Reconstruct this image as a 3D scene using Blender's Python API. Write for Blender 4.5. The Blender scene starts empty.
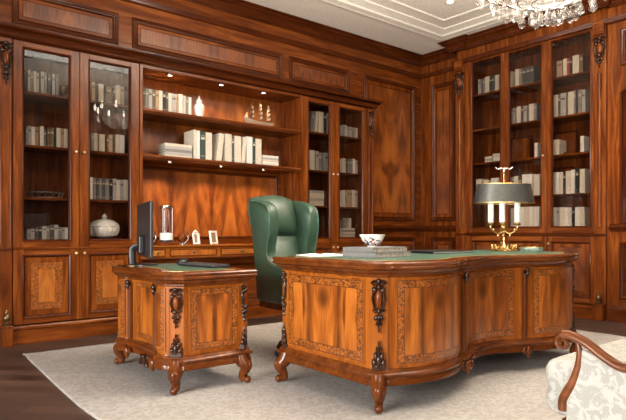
import bpy, bmesh, math, random
from mathutils import Matrix, Vector
PI = math.pi
random.seed(7)
S = bpy.context.scene
COL = S.collection

# ---------------------------------------------------------------- camera, world, lights, exposure
cam_data = bpy.data.cameras.new('camera')
cam = bpy.data.objects.new('camera', cam_data)
COL.objects.link(cam)
cam.location = (0, 0, 0.93)
cam.rotation_euler = (math.radians(90), 0, math.radians(-39.5))
cam_data.sensor_width = 36
cam_data.lens = 36 * 567 / 626
cam_data.shift_y = 22 / 626
cam_data.clip_start = 0.05
S.camera = cam

world = bpy.data.worlds.new('world')
S.world = world
world.use_nodes = True
world.node_tree.nodes['Background'].inputs[0].default_value = (1.0, 0.90, 0.82, 1)
world.node_tree.nodes['Background'].inputs[1].default_value = 0.05

def area(name, loc, target, sx, sy, power, color, spread=180):
    l = bpy.data.lights.new(name, 'AREA')
    l.shape = 'RECTANGLE'; l.size = sx; l.size_y = sy
    l.energy = power; l.color = color; l.spread = math.radians(spread)
    o = bpy.data.objects.new(name, l); COL.objects.link(o)
    o.location = loc
    d = Vector(target) - Vector(loc)
    o.rotation_euler = d.to_track_quat('-Z', 'Y').to_euler()
    return o
# added fill from the room's open side, behind the camera
area('rear_fill', (0.2, -1.7, 1.75), (3.9, 3.6, 0.75), 2.6, 2.2, 66, (1.0, 0.94, 0.87), 130)
# tall window in the left-hand wall
area('left_window_daylight', (-3.2, 1.4, 1.30), (3.0, 2.9, 0.75), 3.0, 1.8, 190, (1.0, 0.95, 0.88), 100)
# luminous band in the ceiling above the desk
area('ceiling_band_light', (2.75, 2.13, 3.33), (2.75, 2.13, 0), 4.0, 0.46, 50, (1.0, 0.94, 0.86)).rotation_euler = (0, 0, 0)

for sx_, sy_, e_ in ((4.0, 1.25, 60), (5.06, 3.80, 18), (1.6, 3.80, 14), (3.3, 3.80, 14)):   # one fitted downlight; the other three are added, unseen, to brighten the rug
    l = bpy.data.lights.new('downlight_and_fill', 'SPOT'); l.energy = e_; l.color = (1, .88, .72); l.spot_size = math.radians(95); l.spot_blend = .7; l.shadow_soft_size = .05
    o = bpy.data.objects.new('downlight_and_fill', l); COL.objects.link(o); o.location = (sx_, sy_, 3.44)

# unseen uplight added at the chandelier to brighten the ceiling
area('ceiling_fill', (3.25, 1.73, 2.57), (3.25, 1.73, 5), .55, .55, 350, (1.0, .92, .80))
S.view_settings.view_transform = 'Standard'
S.view_settings.look = 'None'
S.view_settings.gamma = 1
S.view_settings.use_curve_mapping = False
S.view_settings.exposure = -0.06

# ---------------------------------------------------------------- pixel helpers (reading positions off the photo)
def ray(u):
    r = (u - 313) / 567
    return .636 + .772 * r, .772 - .636 * r
def xb(u, y):
    a, b = ray(u); return y * a / b
def yr(u, x):
    a, b = ray(u); return x * b / a

# ---------------------------------------------------------------- materials
def newmat(name):
    m = bpy.data.materials.new(name); m.use_nodes = True
    nt = m.node_tree; nt.nodes.clear()
    out = nt.nodes.new('ShaderNodeOutputMaterial')
    p = nt.nodes.new('ShaderNodeBsdfPrincipled')
    nt.links.new(p.outputs[0], out.inputs[0])
    return m, nt, p, out
def ramp(nt, stops, fac):
    n = nt.nodes.new('ShaderNodeValToRGB')
    e = n.color_ramp.elements
    while len(e) < len(stops): e.new(0.5)
    for k, (p, c) in enumerate(stops):
        e[k].position = p; e[k].color = (*c, 1)
    nt.links.new(fac, n.inputs[0])
    return n.outputs[0]
def math_(nt, op, a, b=None, c=None):
    n = nt.nodes.new('ShaderNodeMath'); n.operation = op
    for i, x in enumerate((a, b, c)):
        if x is None: continue
        if isinstance(x, (int, float)): n.inputs[i].default_value = x
        else: nt.links.new(x, n.inputs[i])
    return n.outputs[0]
def mixc(nt, fac, a, b):
    n = nt.nodes.new('ShaderNodeMix'); n.data_type = 'RGBA'
    for idx, x in ((0, fac), (6, a), (7, b)):
        if isinstance(x, (int, float)): n.inputs[idx].default_value = x
        elif isinstance(x, tuple): n.inputs[idx].default_value = (*x, 1)
        else: nt.links.new(x, n.inputs[idx])
    return n.outputs[2]
def plain(name, col, rough=.5, metal=0, coat=0, **kw):
    m, nt, p, out = newmat(name)
    p.inputs['Base Color'].default_value = (*col, 1)
    p.inputs['Roughness'].default_value = rough
    p.inputs['Metallic'].default_value = metal
    p.inputs['Coat Weight'].default_value = coat
    p.inputs['Coat Roughness'].default_value = .1
    for k, v in kw.items(): p.inputs[k].default_value = v
    # faint mottling so that no surface is a dead flat colour
    tc = nt.nodes.new('ShaderNodeTexCoord')
    n = nt.nodes.new('ShaderNodeTexNoise'); n.inputs['Scale'].default_value = 40; n.inputs['Detail'].default_value = 3
    nt.links.new(tc.outputs['Object'], n.inputs['Vector'])
    c = ramp(nt, [(.3, tuple(x * .88 for x in col)), (.7, tuple(min(1, x * 1.08) for x in col))], n.outputs[0])
    nt.links.new(c, p.inputs['Base Color'])
    return m
def coords(nt, kind='Object'):
    tc = nt.nodes.new('ShaderNodeTexCoord')
    oi = nt.nodes.new('ShaderNodeObjectInfo')
    w = math_(nt, 'MULTIPLY', oi.outputs['Random'], 23.0)
    return tc.outputs[kind], w
def wood(name, cols, axis, rough=.26, coat=.06, scale=1.0):
    m, nt, p, out = newmat(name)
    vec, w = coords(nt)
    mp = nt.nodes.new('ShaderNodeMapping')
    sc = [9.0 * scale] * 3; sc['XYZ'.index(axis)] = .9 * scale
    mp.inputs['Scale'].default_value = sc
    nt.links.new(vec, mp.inputs['Vector'])
    n = nt.nodes.new('ShaderNodeTexNoise'); n.noise_dimensions = '4D'
    n.inputs['Scale'].default_value = 1.6; n.inputs['Detail'].default_value = 7; n.inputs['Distortion'].default_value = .8
    n.inputs['Roughness'].default_value = .62
    nt.links.new(mp.outputs[0], n.inputs['Vector']); nt.links.new(w, n.inputs['W'])
    c = ramp(nt, [(.26, cols[0]), (.5, cols[1]), (.76, cols[2])], n.outputs[0])
    nt.links.new(c, p.inputs['Base Color'])
    p.inputs['Roughness'].default_value = rough
    p.inputs['Coat Weight'].default_value = coat; p.inputs['Coat Roughness'].default_value = .12
    p.inputs['Specular IOR Level'].default_value = .18
    return m
def veneer(name, cols, fold=None, rough=.30, coat=.12, sx=5.0, sz=1.3, strips=0, arched=2.2, sc=1.7, dist=1.6):
    """book-matched flame veneer in UV metres (u mirrored about the panel's middle)"""
    m, nt, p, out = newmat(name)
    vec, w = coords(nt, 'UV')
    sep = nt.nodes.new('ShaderNodeSeparateXYZ'); nt.links.new(vec, sep.inputs[0])
    if fold: u = math_(nt, 'PINGPONG', sep.outputs[0], fold)
    else: u = math_(nt, 'ABSOLUTE', sep.outputs[0])
    # gentle arching of the figure: v shifted by u squared
    arch = math_(nt, 'MULTIPLY', math_(nt, 'MULTIPLY', u, u), arched)
    v = math_(nt, 'ADD', sep.outputs[1], arch)
    cmb = nt.nodes.new('ShaderNodeCombineXYZ')
    nt.links.new(math_(nt, 'MULTIPLY', u, sx), cmb.inputs[0]); nt.links.new(math_(nt, 'MULTIPLY', v, sz), cmb.inputs[1])
    n = nt.nodes.new('ShaderNodeTexNoise'); n.noise_dimensions = '4D'
    n.inputs['Scale'].default_value = sc; n.inputs['Detail'].default_value = 5; n.inputs['Distortion'].default_value = dist
    nt.links.new(cmb.outputs[0], n.inputs['Vector']); nt.links.new(w, n.inputs['W'])
    c = ramp(nt, [(.22, cols[0]), (.41, cols[1]), (.55, cols[2]), (.76, cols[3])], n.outputs[0])
    if strips:      # two dark standing flames and a dark eye near the top, as in the sawn crotch veneer
        q = math_(nt, 'ABSOLUTE', math_(nt, 'SUBTRACT', u, strips))
        q = math_(nt, 'SUBTRACT', math_(nt, 'ADD', .028, math_(nt, 'MULTIPLY', math_(nt, 'SUBTRACT', n.outputs[0], .5), .14)), q)
        q = math_(nt, 'MULTIPLY', q, 30.0); q.node.use_clamp = True
        e1 = math_(nt, 'DIVIDE', u, .055); e2 = math_(nt, 'DIVIDE', math_(nt, 'SUBTRACT', sep.outputs[1], .32), .075)
        e = math_(nt, 'SUBTRACT', math_(nt, 'ADD', 1.0, math_(nt, 'MULTIPLY', math_(nt, 'SUBTRACT', n.outputs[0], .5), 4.0)), math_(nt, 'ADD', math_(nt, 'MULTIPLY', e1, e1), math_(nt, 'MULTIPLY', e2, e2)))
        e.node.use_clamp = True
        c = mixc(nt, math_(nt, 'MULTIPLY', math_(nt, 'MAXIMUM', q, e), .8), c, cols[0])
    # fine grain on top
    cm2 = nt.nodes.new('ShaderNodeCombineXYZ')
    nt.links.new(math_(nt, 'MULTIPLY', u, 60.0), cm2.inputs[0]); nt.links.new(math_(nt, 'MULTIPLY', v, 5.0), cm2.inputs[1])
    g = nt.nodes.new('ShaderNodeTexNoise'); g.inputs['Scale'].default_value = 1.5; g.inputs['Detail'].default_value = 3
    nt.links.new(cm2.outputs[0], g.inputs['Vector'])
    gr = ramp(nt, [(.3, (.62, .55, .5)), (.7, (1.1, 1.1, 1.1))], g.outputs[0])
    mul = nt.nodes.new('ShaderNodeMix'); mul.data_type = 'RGBA'; mul.blend_type = 'MULTIPLY'; mul.inputs[0].default_value = .8
    nt.links.new(c, mul.inputs[6]); nt.links.new(gr, mul.inputs[7])
    nt.links.new(mul.outputs[2], p.inputs['Base Color'])
    p.inputs['Roughness'].default_value = rough
    p.inputs['Coat Weight'].default_value = coat; p.inputs['Coat Roughness'].default_value = .1
    return m
def marquetry(name, base, dark, scale=46.0, rough=.3):
    """inlaid scrolling foliage: dark curls on a mid brown ground"""
    m, nt, p, out = newmat(name)
    vec, w = coords(nt, 'UV')
    n = nt.nodes.new('ShaderNodeTexNoise'); n.inputs['Scale'].default_value = scale * .5; n.inputs['Detail'].default_value = 2
    n.inputs['Distortion'].default_value = 2.4
    nt.links.new(vec, n.inputs['Vector'])
    v = nt.nodes.new('ShaderNodeTexVoronoi'); v.inputs['Scale'].default_value = scale
    nt.links.new(vec, v.inputs['Vector'])
    a = math_(nt, 'GREATER_THAN', n.outputs[0], .51)
    b = math_(nt, 'LESS_THAN', v.outputs['Distance'], .36)
    f = math_(nt, 'MAXIMUM', math_(nt, 'MULTIPLY', a, .8), math_(nt, 'MULTIPLY', b, .55))
    c = mixc(nt, f, base, dark)
    nt.links.new(c, p.inputs['Base Color'])
    p.inputs['Roughness'].default_value = rough
    p.inputs['Coat Weight'].default_value = .4; p.inputs['Coat Roughness'].default_value = .1
    return m

CW = ((.034, .0060, .0010), (.128, .029, .0042), (.30, .088, .0145))      # cabinet walnut
CD = ((.030, .006, .0014), (.064, .0135, .0026), (.110, .027, .005))
CK = ((.10, .023, .003), (.245, .066, .0085), (.39, .125, .018))      # golden desk walnut
CM = ((.050, .011, .002), (.105, .026, .0045), (.175, .048, .009))     # desk mouldings      # darker mouldings
M = {}
for ax in 'XYZ':
    M['w' + ax] = wood('walnut_' + ax, CW, ax)
    M['k' + ax] = wood('golden_walnut_' + ax, CK, ax)
    M['m' + ax] = wood('moulding_walnut_' + ax, CM, ax, rough=.2, coat=.25)
    M['d' + ax] = wood('dark_walnut_' + ax, CD, ax, rough=.25)
M['carve'] = wood('carved_walnut', ((.008, .003, .0015), (.026, .008, .003), (.065, .020, .007)), 'Z', rough=.25, coat=.5)
M['flame'] = veneer('flame_veneer', ((.038, .008, .002), (.20, .050, .006), (.38, .112, .014), (.50, .170, .024)), sx=5.0, sz=.9, strips=.125)
M['flame_fold'] = veneer('folded_flame_veneer', ((.030, .006, .0015), (.13, .030, .005), (.29, .080, .012), (.43, .138, .023)), fold=.24, sx=4.5, sz=1.9, arched=-7.0, sc=1.15, dist=1.0)
M['flame_red'] = veneer('red_flame_veneer', ((.026, .005, .001), (.095, .020, .003), (.19, .048, .007), (.29, .085, .013)), fold=.22, sx=4)
M['gold_veneer'] = veneer('honey_veneer', ((.18, .048, .007), (.32, .095, .014), (.42, .140, .022), (.50, .185, .034)), sx=4)
M['inlay'] = marquetry('marquetry', (.33, .098, .015), (.030, .007, .002), 80.0)
M['line'] = plain('dark_stringing', (.035, .010, .005), .3)

def glassmat(name, tint=(1, 1, 1), ior=1.45, rough=0.0, extra=None):
    m = bpy.data.materials.new(name); m.use_nodes = True
    nt = m.node_tree; nt.nodes.clear()
    out = nt.nodes.new('ShaderNodeOutputMaterial')
    t = nt.nodes.new('ShaderNodeBsdfTransparent'); t.inputs[0].default_value = (*tint, 1)
    g = nt.nodes.new('ShaderNodeBsdfGlossy'); g.inputs['Roughness'].default_value = rough
    lw = nt.nodes.new('ShaderNodeLayerWeight'); f0 = ((ior - 1) / (ior + 1)) ** 2
    f5 = math_(nt, 'MULTIPLY_ADD', math_(nt, 'POWER', lw.outputs['Facing'], 5.0), 1 - f0, f0)
    mx = nt.nodes.new('ShaderNodeMixShader')
    nt.links.new(f5, mx.inputs[0]); nt.links.new(t.outputs[0], mx.inputs[1]); nt.links.new(g.outputs[0], mx.inputs[2])
    last = mx.outputs[0]
    if extra:
        d = nt.nodes.new('ShaderNodeBsdfPrincipled'); d.inputs['Base Color'].default_value = (*extra[0], 1)
        d.inputs['Roughness'].default_value = .15
        m2 = nt.nodes.new('ShaderNodeMixShader'); m2.inputs[0].default_value = extra[1]
        nt.links.new(last, m2.inputs[1]); nt.links.new(d.outputs[0], m2.inputs[2]); last = m2.outputs[0]
    nt.links.new(last, out.inputs[0])
    return m
M['glass'] = glassmat('shade_tinted_glass', (.85, .83, .81), ior=1.30)  # grey tint darkens the cabinet interiors in place of shade
M['glass_green'] = glassmat('green_glass', (.80, .88, .84), extra=((.5, .58, .53), .25))
M['crystal'] = glassmat('cut_crystal', (.86, .84, .83), ior=1.8, rough=.02, extra=((.92, .88, .85), .03))
M['brass'] = plain('brass', (.62, .42, .17), .25, 1)
M['knob'] = plain('pale_brass', (.75, .60, .38), .3, 1)
M['silver'] = plain('silver', (.62, .60, .57), .2, 1)
M['steel_dark'] = plain('dark_metal', (.16, .15, .14), .3, .9)
M['bronze'] = plain('bronze', (.16, .10, .05), .3, .8)
M['black'] = plain('black_plastic', (.012, .012, .014), .35)
M['screen'] = plain('black_screen', (.008, .008, .010), .12)
M['porcelain'] = plain('white_porcelain', (.84, .82, .78), .18, 0, .5)
M['white'] = plain('white_paint', (.80, .78, .74), .45)
M['paper'] = plain('paper', (.86, .83, .78), .8)
M['pages'] = plain('page_edges', (.66, .60, .50), .85)
M['candle'] = plain('ivory_sleeve', (.88, .84, .78), .4)
M['shade'] = plain('grey_painted_metal', (.105, .11, .108), .30, .8)
M['shade_in'] = plain('pale_inside', (.75, .70, .62), .5)
M['leather'] = plain('green_leather', (.030, .062, .038), .42, 0, .08)
M['baize'] = plain('green_writing_leather', (.045, .105, .070), .42)
M['gilt'] = plain('gilt_tooling', (.45, .30, .11), .4, .6)

def emis(name, col, s):
    m = bpy.data.materials.new(name); m.use_nodes = True
    nt = m.node_tree; nt.nodes.clear()
    out = nt.nodes.new('ShaderNodeOutputMaterial'); e = nt.nodes.new('ShaderNodeEmission')
    e.inputs[0].default_value = (*col, 1); e.inputs[1].default_value = s
    nt.links.new(e.outputs[0], out.inputs[0]); return m
M['lamp_on'] = emis('lit_lens', (1, .86, .68), 9)
M['flame_bulb'] = emis('lit_candle_bulb', (1, .84, .66), 45)

def fabric(name, a, b, scale, lo, hi, rough=.9, bump=.25):
    m, nt, p, out = newmat(name)
    vec, w = coords(nt)
    n = nt.nodes.new('ShaderNodeTexNoise'); n.inputs['Scale'].default_value = scale; n.inputs['Detail'].default_value = 3
    n.inputs['Distortion'].default_value = 1.8
    nt.links.new(vec, n.inputs['Vector'])
    c = ramp(nt, [(lo, a), (hi, b)], n.outputs[0])
    f = nt.nodes.new('ShaderNodeTexNoise'); f.inputs['Scale'].default_value = 350; f.inputs['Detail'].default_value = 2
    nt.links.new(vec, f.inputs['Vector'])
    fr = ramp(nt, [(.3, (.82, .82, .82)), (.7, (1.05, 1.05, 1.05))], f.outputs[0])
    mul = nt.nodes.new('ShaderNodeMix'); mul.data_type = 'RGBA'; mul.blend_type = 'MULTIPLY'; mul.inputs[0].default_value = .8
    nt.links.new(c, mul.inputs[6]); nt.links.new(fr, mul.inputs[7])
    nt.links.new(mul.outputs[2], p.inputs['Base Color'])
    p.inputs['Roughness'].default_value = rough; p.inputs['Specular IOR Level'].default_value = .2
    bp = nt.nodes.new('ShaderNodeBump'); bp.inputs['Strength'].default_value = bump; bp.inputs['Distance'].default_value = .004
    nt.links.new(n.outputs[0], bp.inputs['Height']); nt.links.new(bp.outputs[0], p.inputs['Normal'])
    return m
M['rug'] = fabric('cream_rug', (.325, .302, .285), (.40, .377, .36), 22.0, .44, .56, bump=.5)
M['damask'] = fabric('ivory_damask', (.36, .35, .32), (.46, .45, .42), 26.0, .47, .52, bump=.2)
M['chairwood'] = wood('chair_walnut', ((.05, .015, .006), (.14, .044, .016), (.26, .092, .034)), 'Y', rough=.28, coat=.3)

def floormat():
    m, nt, p, out = newmat('dark_parquet')
    tc = nt.nodes.new('ShaderNodeTexCoord')
    mp = nt.nodes.new('ShaderNodeMapping'); mp.inputs['Rotation'].default_value = (0, 0, math.radians(45))
    nt.links.new(tc.outputs['Object'], mp.inputs[0])
    b = nt.nodes.new('ShaderNodeTexBrick'); b.inputs['Scale'].default_value = 1.0
    b.inputs['Brick Width'].default_value = .9; b.inputs['Row Height'].default_value = .12
    b.inputs['Mortar Size'].default_value = .0025; b.inputs['Color1'].default_value = (.024, .014, .011, 1)
    b.inputs['Color2'].default_value = (.085, .052, .040, 1); b.inputs['Mortar'].default_value = (.012, .007, .005, 1)
    nt.links.new(mp.outputs[0], b.inputs['Vector'])
    m2 = nt.nodes.new('ShaderNodeMapping'); m2.inputs['Scale'].default_value = (2, 26, 2)
    nt.links.new(mp.outputs[0], m2.inputs[0])
    n = nt.nodes.new('ShaderNodeTexNoise'); n.inputs['Scale'].default_value = 2; n.inputs['Detail'].default_value = 5
    nt.links.new(m2.outputs[0], n.inputs['Vector'])
    g = ramp(nt, [(.3, (.6, .6, .6)), (.75, (1.25, 1.2, 1.15))], n.outputs[0])
    mul = nt.nodes.new('ShaderNodeMix'); mul.data_type = 'RGBA'; mul.blend_type = 'MULTIPLY'; mul.inputs[0].default_value = 1
    nt.links.new(b.outputs[0], mul.inputs[6]); nt.links.new(g, mul.inputs[7])
    nt.links.new(mul.outputs[2], p.inputs['Base Color'])
    p.inputs['Roughness'].default_value = .42
    return m
M['floor'] = floormat()
M['ceiling'] = plain('ceiling_plaster', (.92, .86, .76), .8)

# ---------------------------------------------------------------- mesh builder
class MB:
    def __init__(self): self.v = []; self.f = []; self.m = []; self.uv = {}; self.M = None
    def pt(self, p):
        p = Vector(p)
        if self.M is not None: p = self.M @ p
        self.v.append(tuple(p)); return len(self.v) - 1
    def face(self, idx, mi=0, uv=None):
        self.f.append(tuple(idx)); self.m.append(mi)
        if uv: self.uv[len(self.f) - 1] = uv
    def box(self, x0, x1, y0, y1, z0, z1, mi=0):
        i = [self.pt((x, y, z)) for z in (z0, z1) for y in (y0, y1) for x in (x0, x1)]
        for q in ((0, 2, 3, 1), (4, 5, 7, 6), (0, 1, 5, 4), (2, 6, 7, 3), (0, 4, 6, 2), (1, 3, 7, 5)):
            self.face([i[k] for k in q], mi)
        return self
    def loops(self, rings, closed=True, cap0=False, cap1=False, mi=0):
        n = len(rings[0])
        ids = [[self.pt(p) for p in r] for r in rings]
        for a, b in zip(ids[:-1], ids[1:]):
            for k in range(n if closed else n - 1):
                l = (k + 1) % n
                self.face((a[k], a[l], b[l], b[k]), mi)
        if cap0: self.face(ids[0][::-1], mi)
        if cap1: self.face(ids[-1], mi)
        return ids
    def lathe(self, prof, c=(0, 0, 0), n=16, mi=0, sx=1, sy=1, cap=True):
        rings = []
        for r, z in prof:
            rings.append([(c[0] + r * sx * math.cos(2 * PI * k / n), c[1] + r * sy * math.sin(2 * PI * k / n), c[2] + z) for k in range(n)])
        self.loops(rings, True, cap, cap, mi); return self
    def ell(self, c, r, n=10, m=6, mi=0, R=None):
        rings = []
        for j in range(m + 1):
            t = PI * (.04 + .92 * j / m)
            ring = []
            for k in range(n):
                p = Vector((r[0] * math.sin(t) * math.cos(2 * PI * k / n), r[1] * math.sin(t) * math.sin(2 * PI * k / n), -r[2] * math.cos(t)))
                if R is not None: p = R @ p
                ring.append((c[0] + p.x, c[1] + p.y, c[2] + p.z))
            rings.append(ring)
        self.loops(rings, True, True, True, mi); return self
    def sweep(self, pts, rad, n=8, mi=0, closed=False, flat=1.0, cap=True):
        pts = [Vector(p) for p in pts]
        N = len(pts)
        if not hasattr(rad, '__len__'): rad = [rad] * N
        rings = []; up = None
        for i in range(N):
            a = pts[i - 1] if (i > 0 or closed) else pts[i]
            b = pts[(i + 1) % N] if (i < N - 1 or closed) else pts[i]
            t = (b - a).normalized()
            if up is None:
                up = Vector((0, 0, 1)) if abs(t.z) < .9 else Vector((1, 0, 0))
            s = t.cross(up)
            if s.length < 1e-6: s = t.orthogonal()
            s.normalize(); up = s.cross(t).normalized()
            r = rad[i]
            rr = r if isinstance(r, tuple) else (r, r * flat)
            rings.append([pts[i] + s * rr[0] * math.cos(2 * PI * k / n) + up * rr[1] * math.sin(2 * PI * k / n) for k in range(n)])
        if closed:
            rings.append(rings[0]); self.loops(rings, True, False, False, mi)
        else: self.loops(rings, True, cap, cap, mi)
        return self
    def prism(self, poly, d0, d1, ax='y', mi=0):
        """extrude a closed outline (a, b) between d0 and d1 along an axis"""
        def P(a, b, d): return {'y': (a, d, b), 'x': (d, a, b), 'z': (a, b, d)}[ax]
        self.loops([[P(a, b, d0) for a, b in poly], [P(a, b, d1) for a, b in poly]], True, True, True, mi); return self
    def build(self, name, mats, parent=None, origin=None, smooth=False, bevel=0, seg=2, sub=0):
        o3 = Vector(origin) if origin is not None else Vector((0, 0, 0))
        me = bpy.data.meshes.new(name)
        me.from_pydata([tuple(Vector(p) - o3) for p in self.v], [], self.f)
        if not isinstance(mats, (list, tuple)): mats = [mats]
        for mt in mats: me.materials.append(mt)
        me.polygons.foreach_set('material_index', self.m)
        if self.uv:
            ul = me.uv_layers.new(name='UVMap')
            for fi, uvs in self.uv.items():
                for li, q in zip(me.polygons[fi].loop_indices, uvs): ul.data[li].uv = q
        bm = bmesh.new(); bm.from_mesh(me)
        bmesh.ops.recalc_face_normals(bm, faces=bm.faces)
        bm.to_mesh(me); bm.free()
        if smooth:
            me.polygons.foreach_set('use_smooth', [True] * len(me.polygons))
            if smooth is not True: me.set_sharp_from_angle(angle=math.radians(smooth))
        me.update()
        o = bpy.data.objects.new(name, me); COL.objects.link(o)
        if parent is not None: o.parent = parent
        elif origin is not None: o.location = o3
        if bevel:
            b = o.modifiers.new('bevel', 'BEVEL'); b.width = bevel; b.segments = seg; b.limit_method = 'ANGLE'; b.angle_limit = math.radians(40)
        if sub:
            b = o.modifiers.new('sub', 'SUBSURF'); b.levels = sub; b.render_levels = sub
        return o

def tag(o, label=None, cat=None, group=None, kind=None):
    if label: o['label'] = label
    if cat: o['category'] = cat
    if group: o['group'] = group
    if kind: o['kind'] = kind
    return o
def thing(name, label, cat, loc=(0, 0, 0), rz=0, group=None):
    o = bpy.data.objects.new(name, None); COL.objects.link(o)
    o.empty_display_size = .05
    o.location = loc; o.rotation_euler = (0, 0, rz)
    return tag(o, label, cat, group)
def struct(o): o['kind'] = 'structure'; return o
def smoothpath(pts, n=6):
    """Catmull-Rom through points of any dimension"""
    P = [Vector(p) for p in pts]; out = []
    for i in range(len(P) - 1):
        p0 = P[max(i - 1, 0)]; p1 = P[i]; p2 = P[i + 1]; p3 = P[min(i + 2, len(P) - 1)]
        for k in range(n):
            t = k / n
            out.append(.5 * ((2 * p1) + (p2 - p0) * t + (2 * p0 - 5 * p1 + 4 * p2 - p3) * t * t + (3 * p1 - p0 - 3 * p2 + p3) * t ** 3))
    out.append(P[-1]); return out
def offset_path(path, off, closed):
    """move a 2-D path to its right-hand side by off, mitred"""
    n = len(path); out = []
    for i in range(n):
        p = Vector(path[i])
        a = Vector(path[i - 1]) if (i > 0 or closed) else None
        b = Vector(path[(i + 1) % n]) if (i < n - 1 or closed) else None
        ns = []
        for q0, q1 in ((a, p), (p, b)):
            if q0 is None or q1 is None: continue
            d = q1 - q0
            if d.length < 1e-9: continue
            d.normalize(); ns.append(Vector((d.y, -d.x)))
        if len(ns) == 2:
            m = ns[0] + ns[1]
            if m.length < 1e-4: m = ns[0]
            m.normalize(); k = 1 / max(.45, m.dot(ns[0]))
        else: m = ns[0]; k = 1
        out.append(p + m * off * k)
    return out
def path_loft(mb, path, prof, closed=False, cap0=False, cap1=False, mi=0):
    rings = []
    for off, z in prof:
        rings.append([(p.x, p.y, z) for p in offset_path(path, off, closed)])
    return mb.loops(rings, closed, cap0, cap1, mi)
def rect_loft(mb, P, a0, a1, b0, b1, prof, mi=0, cap=None):
    """a moulding run round a rectangle: prof = (inset, depth) pairs; P(a, b, depth) -> point"""
    rings = []
    for ins, d in prof:
        rings.append([P(a0 + ins, b0 + ins, d), P(a1 - ins, b0 + ins, d), P(a1 - ins, b1 - ins, d), P(a0 + ins, b1 - ins, d)])
    mb.loops(rings, True, False, False, mi)
def ring_panel(mb, SF, w, h, rings, nx=1, ny=1, lift=.004):
    """a veneered panel: rings = (inset from the edge, material index), outermost first. SF(a, b, lift) -> point, a in -w/2..w/2, b in 0..h"""
    xs = set(); ys = set()
    for ins, mi in rings:
        xs |= {round(-w / 2 + ins, 5), round(w / 2 - ins, 5)}; ys |= {round(ins, 5), round(h - ins, 5)}
    for k in range(1, nx): xs.add(round(-w / 2 + w * k / nx, 5))
    for k in range(1, ny): ys.add(round(h * k / ny, 5))
    xs = sorted(xs); ys = sorted(ys)
    g = [[mb.pt(SF(a, b, lift)) for a in xs] for b in ys]
    for j in range(len(ys) - 1):
        for i in range(len(xs) - 1):
            ca = (xs[i] + xs[i + 1]) / 2; cb = (ys[j] + ys[j + 1]) / 2
            d = min(ca + w / 2, w / 2 - ca, cb, h - cb); mi = 0
            for ins, k in rings:
                if d >= ins - 1e-6: mi = k
            mb.face((g[j][i], g[j][i + 1], g[j + 1][i + 1], g[j + 1][i]), mi,
                    [(xs[i], ys[j]), (xs[i + 1], ys[j]), (xs[i + 1], ys[j + 1]), (xs[i], ys[j + 1])])
    # edges returned to the ground behind
    e = [(a, 0) for a in xs] + [(w / 2, b) for b in ys[1:]] + [(a, h) for a in xs[::-1][1:]] + [(-w / 2, b) for b in ys[::-1][1:-1]]
    mb.loops([[SF(a, b, lift) for a, b in e], [SF(a, b, -.003) for a, b in e]], True, mi=rings[0][1])
# ================================================================ ROOM SHELL
ZC = 3.40
mb = MB(); mb.box(-2.0, 6.8, -2.2, 5.7, -.10, 0); struct(mb.build('floor', M['floor'], origin=(0, 0, 0)))
YW, YB, XW, XB = 5.25, 5.15, 6.32, 6.15      # panelling plane and bookcase face on the two walls

mb = MB()
mb.box(-1.6, 6.8, 5.60, 5.75, 0, ZC)
mb.box(-1.6, XW, YW, 5.60, 2.56, ZC)
mb.box(5.165, XW, YW, 5.60, 0, 2.56)
mb.box(-1.6, 1.05, YW, 5.60, 0, 2.56)
struct(mb.build('wall_back', M['wX']))
mb = MB()
mb.box(6.62, 6.80, -2.0, 5.60, 0, ZC)
mb.box(XW, 6.62, 4.53, 5.60, 0, ZC)
mb.box(6.17, 6.62, 2.62, 4.53, 3.16, ZC)
mb.box(6.172, 6.62, 4.395, 4.53, 0, 3.16); mb.box(6.172, 6.62, 2.62, 2.752, 0, 3.16)
struct(mb.build('wall_right', M['wZ']))
mb = MB()
mb.box(6.17, 6.62, -.6, 2.62, 0, .955)          # below the arched recess
mb.box(6.17, 6.62, -.6, 1.55, .955, ZC)
mb.box(6.17, 6.62, 2.487, 2.62, .955, ZC)
# arched head of the recess
ya, yc_ = 1.55, 2.487
arc = [(ya + (yc_ - ya) * k / 16, 2.37 + .20 * math.sin(PI * k / 16)) for k in range(17)]
poly = arc + [(yc_, ZC), (ya, ZC)]
mb.prism(poly, 6.17, 6.62, 'x')
struct(mb.build('trim_0', M['wZ']))
# the recess has a moulded edge
mb = MB(); edge = [(6.165, ya, .96)] + [(6.165, a, b) for a, b in arc] + [(6.165, yc_, .96)]
mb.sweep(edge, .018, 6)
struct(mb.build('trim_1', M['dZ'], smooth=60))

# ceiling: flat border, moulded step, coffer, nested frames
cx0, cx1, cy0, cy1 = -.4, 5.92, .6, 4.60
mb = MB()
def PC(a, b, d): return (a, b, ZC - d)
rect_loft(mb, PC, -2.0, 6.8, -2.2, 5.7, [(0, 0)] )
o1 = [(-2.0, -2.2), (6.8, -2.2), (6.8, 5.7), (-2.0, 5.7)]
rings = [[(x, y, ZC) for x, y in o1]]
for ins, d in [(0, 0), (.0, .012), (.02, .018), (.05, .012), (.12, .010), (.14, -.004), (.19, -.012), (.25, -.020), (.25, -.028), (.29, -.030)]:
    rings.append([(cx0 + ins, cy0 + ins, ZC - d), (cx1 - ins, cy0 + ins, ZC - d), (cx1 - ins, cy1 - ins, ZC - d), (cx0 + ins, cy1 - ins, ZC - d)])
mb.loops(rings, True, False, True)
mb.loops([[(x, y, ZC + .2) for x, y in o1], rings[0]], True, True, False)
struct(mb.build('ceiling', M['ceiling']))
n_trim = 2
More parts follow.
